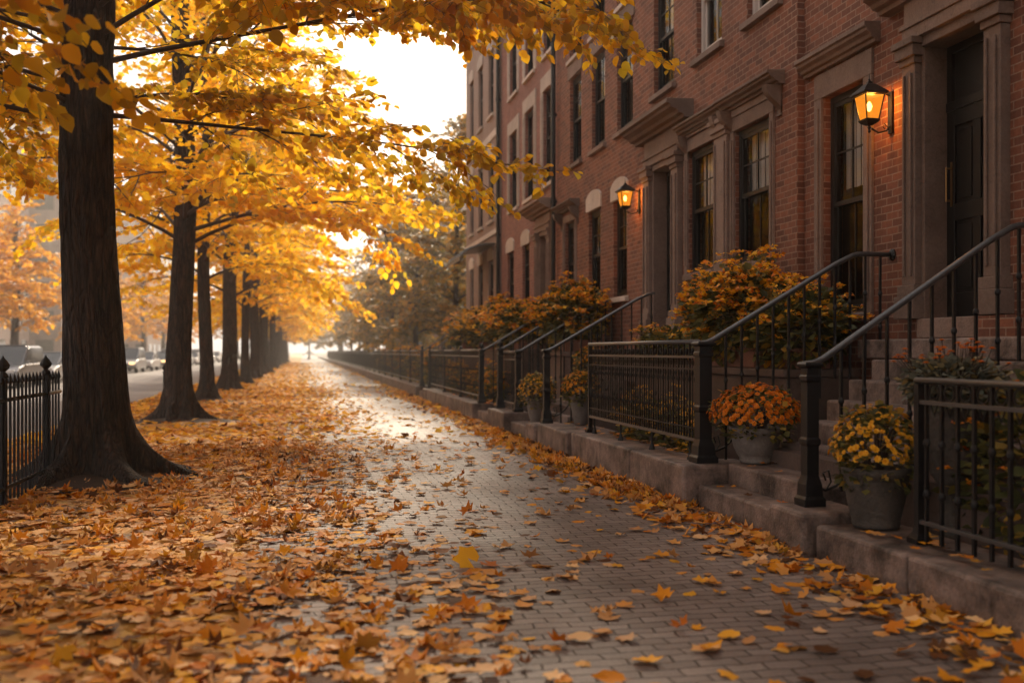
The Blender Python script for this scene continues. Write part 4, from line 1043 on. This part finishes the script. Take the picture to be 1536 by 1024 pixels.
# ================================================================ leaf litter
rs = np.random.RandomState(4)
def scatter(n, xr, yr, dens, size, z0=.004, zr=.03, tilt=.35, ybias=1.0):
    X = rs.uniform(xr[0], xr[1], n); Y = yr[0]+(yr[1]-yr[0])*rs.uniform(0, 1, n)**ybias
    keep = rs.uniform(0, 1, n) < np.array([dens(a, b) for a, b in zip(X, Y)])
    X, Y = X[keep], Y[keep]; m = len(X)
    base = np.array([verge_h(a, b) if a < -.28 else 0 for a, b in zip(X, Y)])
    Z = base+z0+rs.uniform(0, 1, m)**1.6*zr*np.array([dens(a, b) for a, b in zip(X, Y)])
    an = rs.uniform(0, 6.28, m)
    D = np.stack([np.cos(an), np.sin(an), rs.normal(0, tilt*.5, m)], 1)
    Nn = np.stack([rs.normal(0, tilt, m), rs.normal(0, tilt, m), np.ones(m)*np.where(rs.uniform(0, 1, m) < .3, -1, 1)], 1)
    S = size*rs.uniform(.55, 1.25, m)
    tiltz = (np.abs(D[:, 2])/np.linalg.norm(D, axis=1)+np.hypot(Nn[:, 0], Nn[:, 1])/np.linalg.norm(Nn, axis=1))*.32*S
    Z = Z+np.minimum(tiltz, .05)
    return np.stack([X, Y, Z], 1), D, Nn, S
def clear_root(x, y):
    for k in range(-1, 3):
        d = math.hypot(x+2.2, (y-(11.75+7.7*k)))
        if d < .62: return 0.0
        if d < 1.15: return .35
    return 1
def edge(y): return .15*noise.noise((0, y*.5, 0))+.45*noise.noise((7, y*.17, 0))
def dens_v(x, y):
    e = edge(y)
    nz = .5+.5*noise.noise((x*.9, y*.9, 5))
    if x < .05+e: return clear_root(x, y)*min(1, max(0, -.05+1.45*nz))
    t = (x-.05-e)
    d = math.exp(-t/.62)*(.35+1.1*nz)
    right = math.exp(-max(0, 3.25-x)/.30)*(.75 if y > 4.2 else .5)*(.45+.9*(.5+.5*noise.noise((3, y*.8, 9))))
    base = .028+.05*max(0, nz-.45)+ (.05 if x > 1.8 else 0)*nz
    return min(1, max(d, right, base))
def litter(name, label, specs, mats='litter', alt='litter_pale'):
    root = None
    for i, (n, xr, yr, size, zr, shape, tilt, yb) in enumerate(specs):
        P, D, Nn, S = scatter(n, xr, yr, dens_v, size, zr=zr, tilt=tilt, ybias=yb)
        o = link(name, leaf_mesh(name, P, D, Nn, S, shape), M[mats if i % 3 != 1 else alt])
        tag(o, label, 'fallen leaves', None, 'stuff')
shapes = [lobed(1, 5, .2, .24), rounded(2, .25), lobed(3, 7, .3, .2), rounded(5, .5), rounded(7, .12), lobed(9, 5, .8, .3)]
litter('fallen_leaves', 'tan and orange fallen leaves spread over the near verge and brick path',
    [(4700, (-5.2, 3.27), (3.1, 15), .096, .03, shapes[(0, 1, 3, 4, 2, 5)[k] if k != 5 else 5], .11 if k != 5 else .4, 1.0) for k in range(6)])
litter('fallen_leaves', 'golden leaf carpet across the middle of the verge and path edge',
    [(5200, (-4.3, 3.25), (15, 38), .125, .03, shapes[k], .3, 1.15) for k in (1, 3)] + [(6000, (-4.3, 3.25), (15, 38), .125, .03, QUADL, .3, 1.1)]*2, 'litter_gold', 'litter')
litter('fallen_leaves', 'distant golden leaves thinning along the far path',
    [(9000, (-4.3, 3.25), (38, 120), .2, .02, QUADL, .3, 1.3)], 'litter_gold')
# heaped leaves against the stone plinth
def heap(n, y0, y1, xb):
    Y = rs.uniform(y0, y1, n); wv = np.array([.5+.5*noise.noise((11, y*.9, 2)) for y in Y])
    d = np.abs(rs.normal(0, .26, n))*(.4+wv); X = xb-.03-d
    Z = .012+np.maximum(0, .06-d*.4)*rs.uniform(0, 1, n)*(.3+wv)
    an = rs.uniform(0, 6.28, n); D = np.stack([np.cos(an), np.sin(an), rs.normal(0, .45, n)], 1)
    Nn = np.stack([rs.normal(-.15, .35, n), rs.normal(0, .35, n), np.ones(n)], 1)
    return np.stack([X, Y, Z+.015], 1), D, Nn, .092*rs.uniform(.6, 1.2, n)
for k, (n, a, b) in enumerate([(210, 3.4, 9), (330, 8, 16), (300, 8, 16), (700, 15, 34)]):
    o = link('fallen_leaves', leaf_mesh('fallen_leaves', *heap(n, a, b, 3.22), shapes[(0, 5, 1, 3)[k]]), M['litter'])
    tag(o, 'leaves drifted up against the stone plinths and steps', 'fallen leaves', None, 'stuff')
# leaves lying on the plinth tops and treads
P, D, Nn, S = [], [], [], []
for (x0, x1, y0, y1, z, n) in [(3.36, 3.9, 3, 5.8, .235, 34), (3.55, 3.75, 8.7, 12, .355, 40), (3.4, 3.6, 6.7, 8, .212, 4), (3.65, 4.05, 6.7, 8.0, .392, 6), (3.5, 3.9, 12.2, 13.7, .345, 12), (3.78, 4.4, 8.8, 12.2, .04, 160), (3.9, 4.3, 2.5, 5.9, .04, 120), (4.15, 4.3, 5.2, 8, .572, 4), (3.45, 3.8, 14.5, 16, .212, 8), (3.4, 3.68, 16.3, 27, .355, 50)]:
    for _ in range(n):
        a = rr.uniform(0, 6.28); P.append((rr.uniform(x0, x1), rr.uniform(y0, y1), z+rr.uniform(0, .015))); D.append((math.cos(a), math.sin(a), rr.uniform(-.1, .1))); Nn.append((rr.uniform(-.25, .25), rr.uniform(-.25, .25), 1)); S.append(rr.uniform(.05, .10))
tag(link('fallen_leaves', leaf_mesh('fallen_leaves', P, D, Nn, S, shapes[0]), M['litter']), 'scattered leaves on the plinth tops, treads and beds', 'fallen leaves', None, 'stuff')
for k in range(4):
    ty = 11.15 if k == 0 else 19.55+7.45*(k-1); rg = random.Random(k)
    m = MB(); nr, na = 7, 40; m.v.append((0, 0, .1))
    for i in range(1, nr+1):
        q = i/nr
        for j in range(na):
            a = 2*math.pi*j/na; rad = (1.25+.35*noise.noise((math.cos(a)*1.3, math.sin(a)*1.3, k*3)))*q
            m.v.append((rad*math.cos(a)*1.1, rad*math.sin(a), .13*(1-q)**1.3-.035*q**3+.03+.02*noise.noise((rad*math.cos(a)*4, rad*math.sin(a)*4, k))*(1-q)))
    for j in range(na): m.f.append((0, 1+j, 1+(j+1) % na))
    for i in range(nr-1):
        for j in range(na): a = 1+i*na+j; b = 1+i*na+(j+1) % na; m.f.append((a, a+na, b+na, b))
    o = m.build('ground', M['soil'], smooth=True); o.location = ((-2.10, -2.28, -2.45, -2.45)[k], ty, 0); tag(o, kind='structure')
# the one upright bright leaf
P = [(1.01, 6.17, .055)]
tag(link('fallen_leaf', leaf_mesh('fallen_leaf', P, [(-.5, .3, .75)], [(-.25, -.95, .25)], [.15], lobed(12, 5, .3, .22)), M['yellow_leaf']), 'bright yellow leaf standing upright in the middle of the brick path', 'leaf')

# ================================================================ potted flowers and bushes
def pot(parent, prof, mat):
    m = MB(); m.lathe(prof, sides=36); o = m.build('pot', M[mat], parent, smooth=False)
    me = o.data; me.polygons.foreach_set('use_smooth', [len(p.vertices) == 4 for p in me.polygons]); return o
def blooms(parent, n, rx, ry, rz, zc, size, mat, seed, low=-.15, name='flowers', cover=1.0):
    rg = np.random.RandomState(seed); P, D, Nn, S = [], [], [], []
    for i in range(n):
        t = (i+.5)/n; ct = 1-(1-low)*t; st = math.sqrt(max(0, 1-ct*ct)); a = i*2.399963+rg.uniform(-.2, .2)
        rad = rg.uniform(.90, 1.05) + .10*noise.noise((st*math.cos(a)*2.5, st*math.sin(a)*2.5, seed))
        c = Vector((rx*st*math.cos(a)*rad, ry*st*math.sin(a)*rad, zc+rz*ct*rad)); nrm = Vector((st*math.cos(a), st*math.sin(a), ct+.35)).normalized()
        u = nrm.orthogonal().normalized(); v = nrm.cross(u); s_ = size*rg.uniform(.6, 1.15)
        if rg.uniform() > cover: continue
        for ringi, (k, el, ls) in enumerate(((8, .12, 1.0), (7, .55, .8), (5, 1.0, .55))):
            off = rg.uniform(0, 6.28)
            for j in range(k):
                b = off+2*math.pi*j/k; d = (u*math.cos(b)+v*math.sin(b))*math.cos(el)+nrm*math.sin(el)
                P.append(tuple(c)); D.append(tuple(d)); Nn.append(tuple(nrm*math.cos(el)-(u*math.cos(b)+v*math.sin(b))*math.sin(el))); S.append(s_*ls*.55)
    link(name, leaf_mesh(name, P, D, Nn, S, QUADL), M[mat], parent)
def foliage(parent, n, rx, ry, rz, zc, size, seed, mat='bush', low=-.9, name='foliage', shape=None, droop=0.0):
    rg = random.Random(seed); P, D, Nn, S = [], [], [], []
    for i in range(n):
        ct = rg.uniform(low, 1); a = rg.uniform(0, 6.283); st = math.sqrt(1-ct*ct); rad = rg.uniform(.45, 1.0)**.6
        rad *= 1+.28*noise.noise((st*math.cos(a)*1.8, st*math.sin(a)*1.8, ct*1.8+seed))
        c = Vector((rx*st*math.cos(a)*rad, ry*st*math.sin(a)*rad, zc+rz*ct*rad))
        d = Vector((st*math.cos(a)+rg.uniform(-.6, .6), st*math.sin(a)+rg.uniform(-.6, .6), ct*.6+rg.uniform(-.5, .5)-droop))
        P.append(tuple(c)); D.append(tuple(d)); Nn.append((rg.uniform(-.8, .8), rg.uniform(-.8, .8), 1)); S.append(size*rg.uniform(.6, 1.3))
    m = MB(); 
    for i in range(16):
        a = rg.uniform(0, 6.28); q = rg.uniform(.3, .8); m.tube([(0, 0, zc-rz*.8), (rx*q*.5*math.cos(a), ry*q*.5*math.sin(a), zc), (rx*q*math.cos(a), ry*q*math.sin(a), zc+rz*.6)], [.012, .008, .003], 4, False)
    f = link(name, leaf_mesh(name, P, D, Nn, S, shape or QUADL), M[mat], parent)
    m.build('stems', M['twig'], parent); return f
POT_W = [(.155, 0), (.165, .012), (.165, .035), (.16, .04), (.19, .085), (.222, .15), (.240, .22), (.246, .28), (.25, .285), (.268, .295), (.272, .31), (.272, .335), (.262, .345), (.235, .342), (.225, .315)]
POT_B = [(.135, 0), (.145, .01), (.15, .03), (.146, .045), (.155, .07), (.18, .18), (.198, .30), (.203, .33), (.212, .335), (.214, .385), (.205, .39), (.188, .388), (.18, .36)]
POT_W2 = [(a*.87, b*.9) for a, b in POT_W]
POT_T = [(.085, 0), (.09, .01), (.10, .05), (.13, .18), (.155, .31), (.165, .37), (.172, .375), (.175, .40), (.165, .405), (.15, .40), (.145, .37)]
def mum(loc, prof, potm, h, rx, rz, n, size, flower, seed, label, cat='potted plant', cover=1.0):
    r = tag(empty('potted_chrysanthemum', loc), label, cat); pot(r, prof, potm)
    m = MB(); m.lathe([(.0, h-.05), (prof[-1][0], h-.05), (prof[-1][0]-.01, h-.03), (.01, h-.02)], sides=20); m.build('soil', M['soil'], r)
    foliage(r, 700, rx*.97, rx*.97, rz*1.0, h+rz*.32, .055, seed, low=-.75)
    blooms(r, n, rx, rx, rz, h+rz*.35, size, flower, seed, cover=cover)
    return r
mum((3.60, 5.78, .225), POT_B, 'pot_grey', .38, .275, .30, 330, .042, 'flower_y', 4, 'yellow mums in a dark weathered pot on the nearest plinth', cover=.75)
mum((3.87, 8.07, .382), POT_W2, 'pot_pale', .31, .385, .27, 480, .05, 'flower_o', 6, 'dense orange mums in a wide grey bowl pot on the second tread')
mum((3.58, 15.2, .205), POT_T, 'pot_pale', .40, .29, .30, 200, .042, 'flower_y', 8, 'yellow mums in a slim pale tapered pot on the second stoop', cover=.8)
mum((3.78, 13.35, .335), POT_T, 'pot_pale', .40, .27, .26, 200, .05, 'flower_m', 10, 'amber mums in a pale pot just behind the ornate railing panel', cover=.8)
mum((4.35, 14.9, .745), POT_T, 'pot_grey', .38, .24, .22, 150, .05, 'flower_m', 12, 'small amber mums further up the second stoop', cover=.8)
# urn with upright orange flowers behind the nearest fence
r = tag(empty('potted_plant', (3.98, 5.52, .02)), 'tall dark urn of upright orange flowers over silvery leaves behind the nearest fence', 'potted plant')
pot(r, [(.15, 0), (.17, .02), (.16, .06), (.07, .14), (.06, .42), (.10, .5), (.17, .62), (.20, .82), (.215, 1.0), (.23, 1.02), (.23, 1.05), (.19, 1.05), (.17, 1.0)], 'pot_grey')
foliage(r, 2200, .30, .36, .16, 1.12, .05, 41, low=-.8, droop=.1, mat='sage')
rg = random.Random(9); st = MB(); fl = []
for i in range(56):
    a = rg.uniform(0, 6.28); q = rg.uniform(.1, .42); top = (q*math.cos(a)*.9, q*math.sin(a), 1.30+rg.uniform(.0, .12)-q*.15)
    st.tube([(q*.3*math.cos(a), q*.3*math.sin(a), 1.05), (q*.7*math.cos(a), q*.7*math.sin(a), 1.2), top], .003, 4, False); fl.append(top)
st.build('flower_stalks', M['twig'], r)
P, D, Nn, S = [], [], [], []
for c in fl:
    for (k, el, ls) in ((9, .1, 1), (8, .5, .85), (6, .95, .6)):
        for j in range(k):
            b = 2*math.pi*(j+rg.random()*.3)/k; P.append(c); D.append((math.cos(b)*math.cos(el), math.sin(b)*math.cos(el), math.sin(el))); Nn.append((-math.cos(b)*math.sin(el), -math.sin(b)*math.sin(el), math.cos(el))); S.append(.026*ls)
link('flowers', leaf_mesh('flowers', P, D, Nn, S, QUADL), M['flower_o'], r)

def bush(loc, rx, ry, rz, n, nf, label, seed, flower='flower_m', planter=None, fs=.05, ls=.085, cat='bush', h0=0, name='flowering_bush', zup=None):
    r = tag(empty(name, loc), label, cat)
    zc = h0+rz*.85
    foliage(r, n, rx, ry, rz, zc, ls, seed, low=-.95, shape=OVAL if loc[1] < 14 else QUADL)
    # sprays that break the outline
    rg = random.Random(seed+1); P, D, Nn, S, FP = [], [], [], [], []
    st = MB()
    for i in range(int(nf*.3)):
        a = rg.uniform(0, 6.28); ct = rg.uniform(.05, 1); s1 = math.sqrt(1-ct*ct)
        b0 = Vector((rx*s1*math.cos(a)*.8, ry*s1*math.sin(a)*.8, zc+rz*ct*.8)); e = Vector((rx*s1*math.cos(a), ry*s1*math.sin(a), zc-0+rz*ct))
        e = e+(e-Vector((0, 0, zc))).normalized()*rg.uniform(.02, .22)+Vector((0, 0, rg.uniform(0, .05)))
        st.tube([b0, e], [.004, .002], 3, False); FP.append(e)
        for g in range(7):
            lp = b0.lerp(e, g/7); P.append(tuple(lp)); D.append((rg.uniform(-1, 1), rg.uniform(-1, 1), rg.uniform(-.3, .6))); Nn.append((rg.uniform(-.7, .7), rg.uniform(-.7, .7), 1)); S.append(ls*rg.uniform(.6, 1.1))
    st.build('shoots', M['twig'], r)
    link('shoot_leaves', leaf_mesh('shoot_leaves', P, D, Nn, S, QUADL), M['bush'], r)
    P, D, Nn, S = [], [], [], []
    for i in range(int(nf*.5)):
        ct = rg.uniform(-.35, 1); a = rg.uniform(0, 6.283); s1 = math.sqrt(1-ct*ct)
        if noise.noise((s1*math.cos(a)*2, s1*math.sin(a)*2, ct*2+seed)) < -.2: continue
        if ct < .1 and rg.random() < .5: continue
        q = rg.uniform(.92, 1.06)*(1+.28*noise.noise((s1*math.cos(a)*1.8, s1*math.sin(a)*1.8, ct*1.8+seed)))
        FP.append(Vector((rx*s1*math.cos(a)*q, ry*s1*math.sin(a)*q, zc+rz*ct*q)))
    for c in FP:   # flat flower heads made of many small petals
        hs = fs*rg.uniform(.7, 1.7); k = 13
        for j in range(k):
            a = 2.4*j; q = hs*math.sqrt((j+.3)/k); P.append((c.x+q*math.cos(a), c.y+q*math.sin(a), c.z+.012-q*.25+rg.uniform(-.35, .35)*hs)); b = rg.uniform(0, 6.28)
            D.append((math.cos(b), math.sin(b), rg.uniform(-.1, .4))); Nn.append((rg.uniform(-1.2, 1.2), rg.uniform(-1.2, 1.2), 1)); S.append(hs*.8)
    link('flowers', leaf_mesh('flowers', P, D, Nn, S, QUADL), M[flower], r)
    if planter:
        w2, l2, hp, pm = planter; m = MB(); m.v += []
        a, b = -w2/2, w2/2; c, d = -l2/2, l2/2
        m.box(a, b, c, d, 0, hp-.04).box(a-.02, b+.02, c-.02, d+.02, hp-.039, hp)
        m.build('planter', M[pm], r, bevel=.01)
    return r
bush((4.78, 10.35, 1.182), .50, 1.15, .52, 3600, 520, 'biggest golden flowering bush in a terracotta planter below the stone-framed windows', 51, planter=(.4, 1.5, .22, 'terracotta'), h0=.12, fs=.05)
bush((4.80, 9.05, 1.182), .42, .62, .36, 1500, 150, 'darker bush with few orange flowers beside the lantern pier', 53, planter=(.34, .6, .2, 'terracotta'), h0=.08, fs=.038)
bush((4.7, 12.5, 1.182), .36, .52, .2, 700, 90, 'low spreading bush at the end of the raised bed by the second stoop', 55, planter=(.3, .7, .12, 'stone_dk'), h0=.06, fs=.035)
bush((4.62, 16.9, 1.352), .58, .75, .55, 2000, 300, 'tall golden bush beside the lantern doorway stoop', 57, planter=(.5, 1.0, .2, 'terracotta'), h0=.1, fs=.06, ls=.11)
bush((4.45, 20.2, 1.402), .55, .85, .42, 1600, 260, 'russet and gold bush directly after the third stoop', 59, flower='flower_m', planter=(.45, 1.2, .18, 'terracotta'), h0=.08, fs=.065, ls=.12)
bush((4.6, 22.2, 1.402), .6, 1.0, .55, 1500, 260, 'rounded golden bush in front of the weathered brick house door', 61, planter=(.45, 1.2, .18, 'terracotta'), h0=.08, fs=.065, ls=.12)
bush((4.5, 24.6, 1.402), .6, 1.0, .45, 1300, 240, 'yellow-tipped bush halfway along the last raised bed', 63, flower='flower_y', planter=(.45, 1.2, .18, 'terracotta'), h0=.08, fs=.07, ls=.13)
bush((4.4, 26.8, 1.402), .55, .9, .42, 1100, 240, 'last orange-tipped bush of the raised beds, before the pale house steps', 65, planter=(.45, 1.1, .18, 'terracotta'), h0=.08, fs=.07, ls=.13)
bush((4.15, 4.85, .02), .34, .85, .62, 1700, 110, 'dark shrub dotted with small orange flowers behind the nearest fence', 67, flower='flower_o', h0=0, fs=.022, ls=.075)
bush((3.98, 10.9, .02), .28, 1.2, .42, 1300, 170, 'low yellow-flecked shrub behind the ornate railing panel', 69, flower='flower_y', h0=0, fs=.035, ls=.075)
bush((3.9, 18.4+2.6, .02), .28, 1.4, .5, 1000, 180, 'low orange-flecked shrub behind the fence after the third stoop', 71, h0=0, fs=.05, ls=.1)
bush((3.9, 25.0, .02), .28, 1.8, .5, 1000, 200, 'second low flowering shrub behind the plain fence panels', 73, h0=0, fs=.05, ls=.1)
k = 0
for y, l in zip((33, 37, 42, 48, 55), ('first', 'second', 'third', 'fourth', 'fifth')):
    bush((4.2, y, .02), .5, 1.6, .75, 900, 180, '%s brown-green shrub behind the fence past the pale house' % l, 80+y, h0=0, fs=.07, ls=.16, flower='flower_m')

# ================================================================ parked cars
def car(name, loc, rz, paint, label, suv=False, group='cars parked along the far kerb', lit=False):
    r = tag(empty(name, loc, rz), label, 'car', group)
    L, W = (4.6, 1.82); H_ = 1.72 if suv else 1.45; bz = .95 if suv else .86
    # side profile, x = length (front +x)
    lower = [(-2.28, .38), (-2.3, .7), (-2.22, bz-.02), (-1.9, bz+.03), (.95, bz), (1.9, bz-.12), (2.22, bz-.26), (2.3, .55), (2.26, .32), (-2.2, .28)]
    m = MB()
    secs = [(-W/2, .90), (-W/2+.05, 1.0), (W/2-.05, 1.0), (W/2, .90)]
    n = len(lower)
    for y, s_ in secs: m.v += [(x*(1 if s_ == 1 else .985), y, .3+(z-.3)*(1 if s_ == 1 else .96)) for x, z in lower]
    for k in range(len(secs)-1):
        for i in range(n): j = (i+1) % n; m.f.append((k*n+i, k*n+j, (k+1)*n+j, (k+1)*n+i))
    m.f.append(tuple(reversed(range(n)))); m.f.append(tuple(3*n+i for i in range(n)))
    m.build('body', paint, r, bevel=.05, smooth=False)
    if suv: cab = [(-2.12, bz-.02), (-1.95, H_-.1), (-1.7, H_-.0), (.15, H_), (.45, H_-.06), (1.1, bz-.04)]
    else: cab = [(-1.85, bz), (-1.25, H_-.08), (-1.0, H_), (.05, H_), (.35, H_-.06), (1.15, bz-.04)]
    m = MB(); n = len(cab)
    for y, inn in ((-W/2+.06, 0), (-W/2+.2, 1), (W/2-.2, 1), (W/2-.06, 0)):
        m.v += [(x, y, z if inn or z < bz+.1 else z-.10) for x, z in cab] if True else []
    for k in range(3):
        for i in range(n-1): m.f.append((k*n+i, k*n+i+1, (k+1)*n+i+1, (k+1)*n+i))
    m.f.append(tuple(reversed(range(n)))); m.f.append(tuple(3*n+i for i in range(n)))
    m.build('windows', CG, r)
    m = MB(); m.box(cab[1][0]+.25, cab[-2][0]-.1, -W/2+.18, W/2-.18, H_-.03, H_+.02)
    for sy in (-1, 1):
        y_ = sy*(W/2-.075)
        for (p, q) in ((cab[0], cab[1]), (cab[-2], cab[-1])): m.tube([(p[0], y_, p[1]), (q[0], sy*(W/2-.15), q[1]-.04)], .035, 5)
        m.tube([(-.5, y_, bz), (-.55, sy*(W/2-.15), H_-.06)], .04, 5)
        m.tube([(cab[1][0], sy*(W/2-.15), H_-.09), (cab[-2][0], sy*(W/2-.15), H_-.08)], .04, 5)
    m.build('roof', paint, r)
    for sx in (-1.4, 1.42):
        for sy in (-1, 1):
            t = MB(); t.v += []; ring = [(.20, -.11), (.30, -.11), (.335, -.07), (.335, .07), (.30, .11), (.20, .11)]
            t.lathe([(a, b) for a, b in ring], sides=20)
            o = t.build('wheel', M['tyre'], r, smooth=False); o.location = (sx, sy*(W/2-.12), .335); o.rotation_euler = (R(90), 0, 0)
            h = MB(); h.lathe([(.01, -.115), (.19, -.12), (.2, -.1), (.2, .1), (.19, .12), (.01, .115)], sides=10); h.build('rim', M['rim'], o)
    for sy in (-1, 1):
        h = MB(); h.box(2.12, 2.285, sy*.62-.17, sy*.62+.17, .60, .74); h.build('headlight', M['headlight'] if lit else M['lens'], r, bevel=.03)
        h = MB(); h.box(-2.31, -2.2, sy*.66-.13, sy*.66+.13, .68, .84); h.build('tail_light', M['red_lens'], r, bevel=.02)
        h = MB(); h.box(.78, .92, sy*(W/2+.05)-.08, sy*(W/2+.05)+.08, bz+.02, bz+.14); h.build('mirror', paint, r, bevel=.03)
    g = MB(); g.box(2.26, 2.315, -.4, .4, .48, .66).box(2.2, 2.33, -.8, .8, .30, .42); g.build('grille', M['tyre'], r, bevel=.02)
    return r
M['tyre'] = simple('tyre_rubber', (.02, .02, .02), .7); M['rim'] = simple('alloy_rim', (.5, .5, .5), .3, 1)
M['lens'] = simple('headlight_lens', (.6, .6, .58), .1); M['red_lens'] = simple('tail_light_lens', (.3, .02, .015), .2)
CG = simple('car_window_glass', (.03, .032, .035), .06, 0, spec=.9)
paints = {k: simple('car_paint_'+k, c, .25, .3 if k != 'white' else 0) for k, c in dict(white=(.62, .6, .58), silver=(.42, .42, .42), grey=(.16, .16, .17), black=(.02, .02, .022), red=(.25, .03, .02)).items()}
cl = [(44.5, 'grey', 1, 'grey SUV parked first across the street, seen beyond the fence'), (50.5, 'silver', 0, 'silver saloon parked beyond the fence, after the grey SUV'), (56.5, 'white', 0, 'white saloon parked just left of the nearest trunk'), (63, 'black', 0, 'black saloon hidden mostly by the nearest trunk'),
      (73, 'silver', 1, 'silver SUV parked between the first and second trunks'), (80, 'white', 0, 'white saloon parked behind the silver SUV'), (88.5, 'grey', 0, 'grey car with warm lit headlight before the second trunk'), (96, 'white', 1, 'white SUV seen against the second trunk'),
      (104, 'silver', 0, 'silver car between second and third trunks'), (112, 'white', 0, 'white car past the third trunk, hazy'), (121, 'grey', 1, 'hazy grey SUV far along the kerb'), (130, 'silver', 0, 'hazy silver car far along the kerb'), (140, 'white', 0, 'last hazy white car along the kerb')]
for y, p, s_, l in cl: car('parked_car', (-11.9, y, -.11), R(-90), paints[p], l, bool(s_), lit=('lit' in l or p == 'silver' and y > 70))
car('parked_car', (1.5, 333, -.05), R(180), paints['white'], 'pale car crossing at the far end of the street', False, None)
car('parked_car', (-4.5, 262, -.05), R(90), paints['grey'], 'dark car on the road at the vanishing end of the street', True, None)

# ================================================================ far buildings across the street
def block_house(name, x0, x1, y0, y1, h, mat, label, cols, rows, side='x'):
    r = tag(empty(name, ((x0+x1)/2, (y0+y1)/2, 0)), label, 'building'); cx_, cy_ = (x0+x1)/2, (y0+y1)/2
    m = MB(); m.box(x0-cx_, x1-cx_, y0-cy_, y1-cy_, 0, h).box(x0-cx_-.2, x1-cx_+.2, y0-cy_-.2, y1-cy_+.2, h+.001, h+.7); m.build('wall', M[mat], r)
    fh = h/rows; shared = {}
    def pane_(kind, dims, at):
        if kind not in shared: shared[kind] = MB().box(*dims).mesh('window')
        o = link('window', shared[kind], CG, r); o.location = at
    for j in range(rows):
        for i in range(cols):
            c = (i+.5)/cols; a = c*(y1-y0)+y0-cy_; w_ = (y1-y0)/cols*.28
            pane_('s', (0, .06, -w_, w_, 0, fh*.5), (x1-cx_, a, j*fh+fh*.3))
            a = c*(x1-x0)+x0-cx_; w_ = (x1-x0)/cols*.28
            pane_('e', (-w_, w_, -.06, 0, 0, fh*.5), (a, y0-cy_, j*fh+fh*.3))
    return r
block_house('office_block', -48, -30, 95, 120, 26, 'pale', 'pale office block behind the silver SUV in haze', 6, 8)
block_house('office_block', -46, -28, 126, 150, 34, 'pale', 'taller pale tower block beyond the office block', 5, 10)
block_house('office_block', -60, -40, 60, 88, 20, 'pale', 'low pale block behind the orange trees', 7, 6)
block_house('office_block', -40, -24, 165, 200, 22, 'pale', 'pale block far across the street between tree trunks', 7, 7)
block_house('town_house', 10, 26, 95, 125, 15, 'brick2', 'brick building far behind the olive trees', 6, 5)

# ================================================================ air
m = MB(); m.box(-95, 60, -12, 360, -1.2, 46)
hz = m.build('haze', None); tag(hz, 'pale warm autumn haze filling the street', 'haze', None, 'stuff')
hm = bpy.data.materials.new('haze'); hm.use_nodes = True; n = hm.node_tree; n.nodes.clear()
o = n.nodes.new("ShaderNodeOutputMaterial"); pv = n.nodes.new("ShaderNodeVolumePrincipled")
pv.inputs['Color'].default_value = (1.0, .93, .86, 1); pv.inputs['Density'].default_value = .0015; pv.inputs['Anisotropy'].default_value = .6
n.links.new(pv.outputs[0], o.inputs['Volume']); hz.data.materials.append(hm)
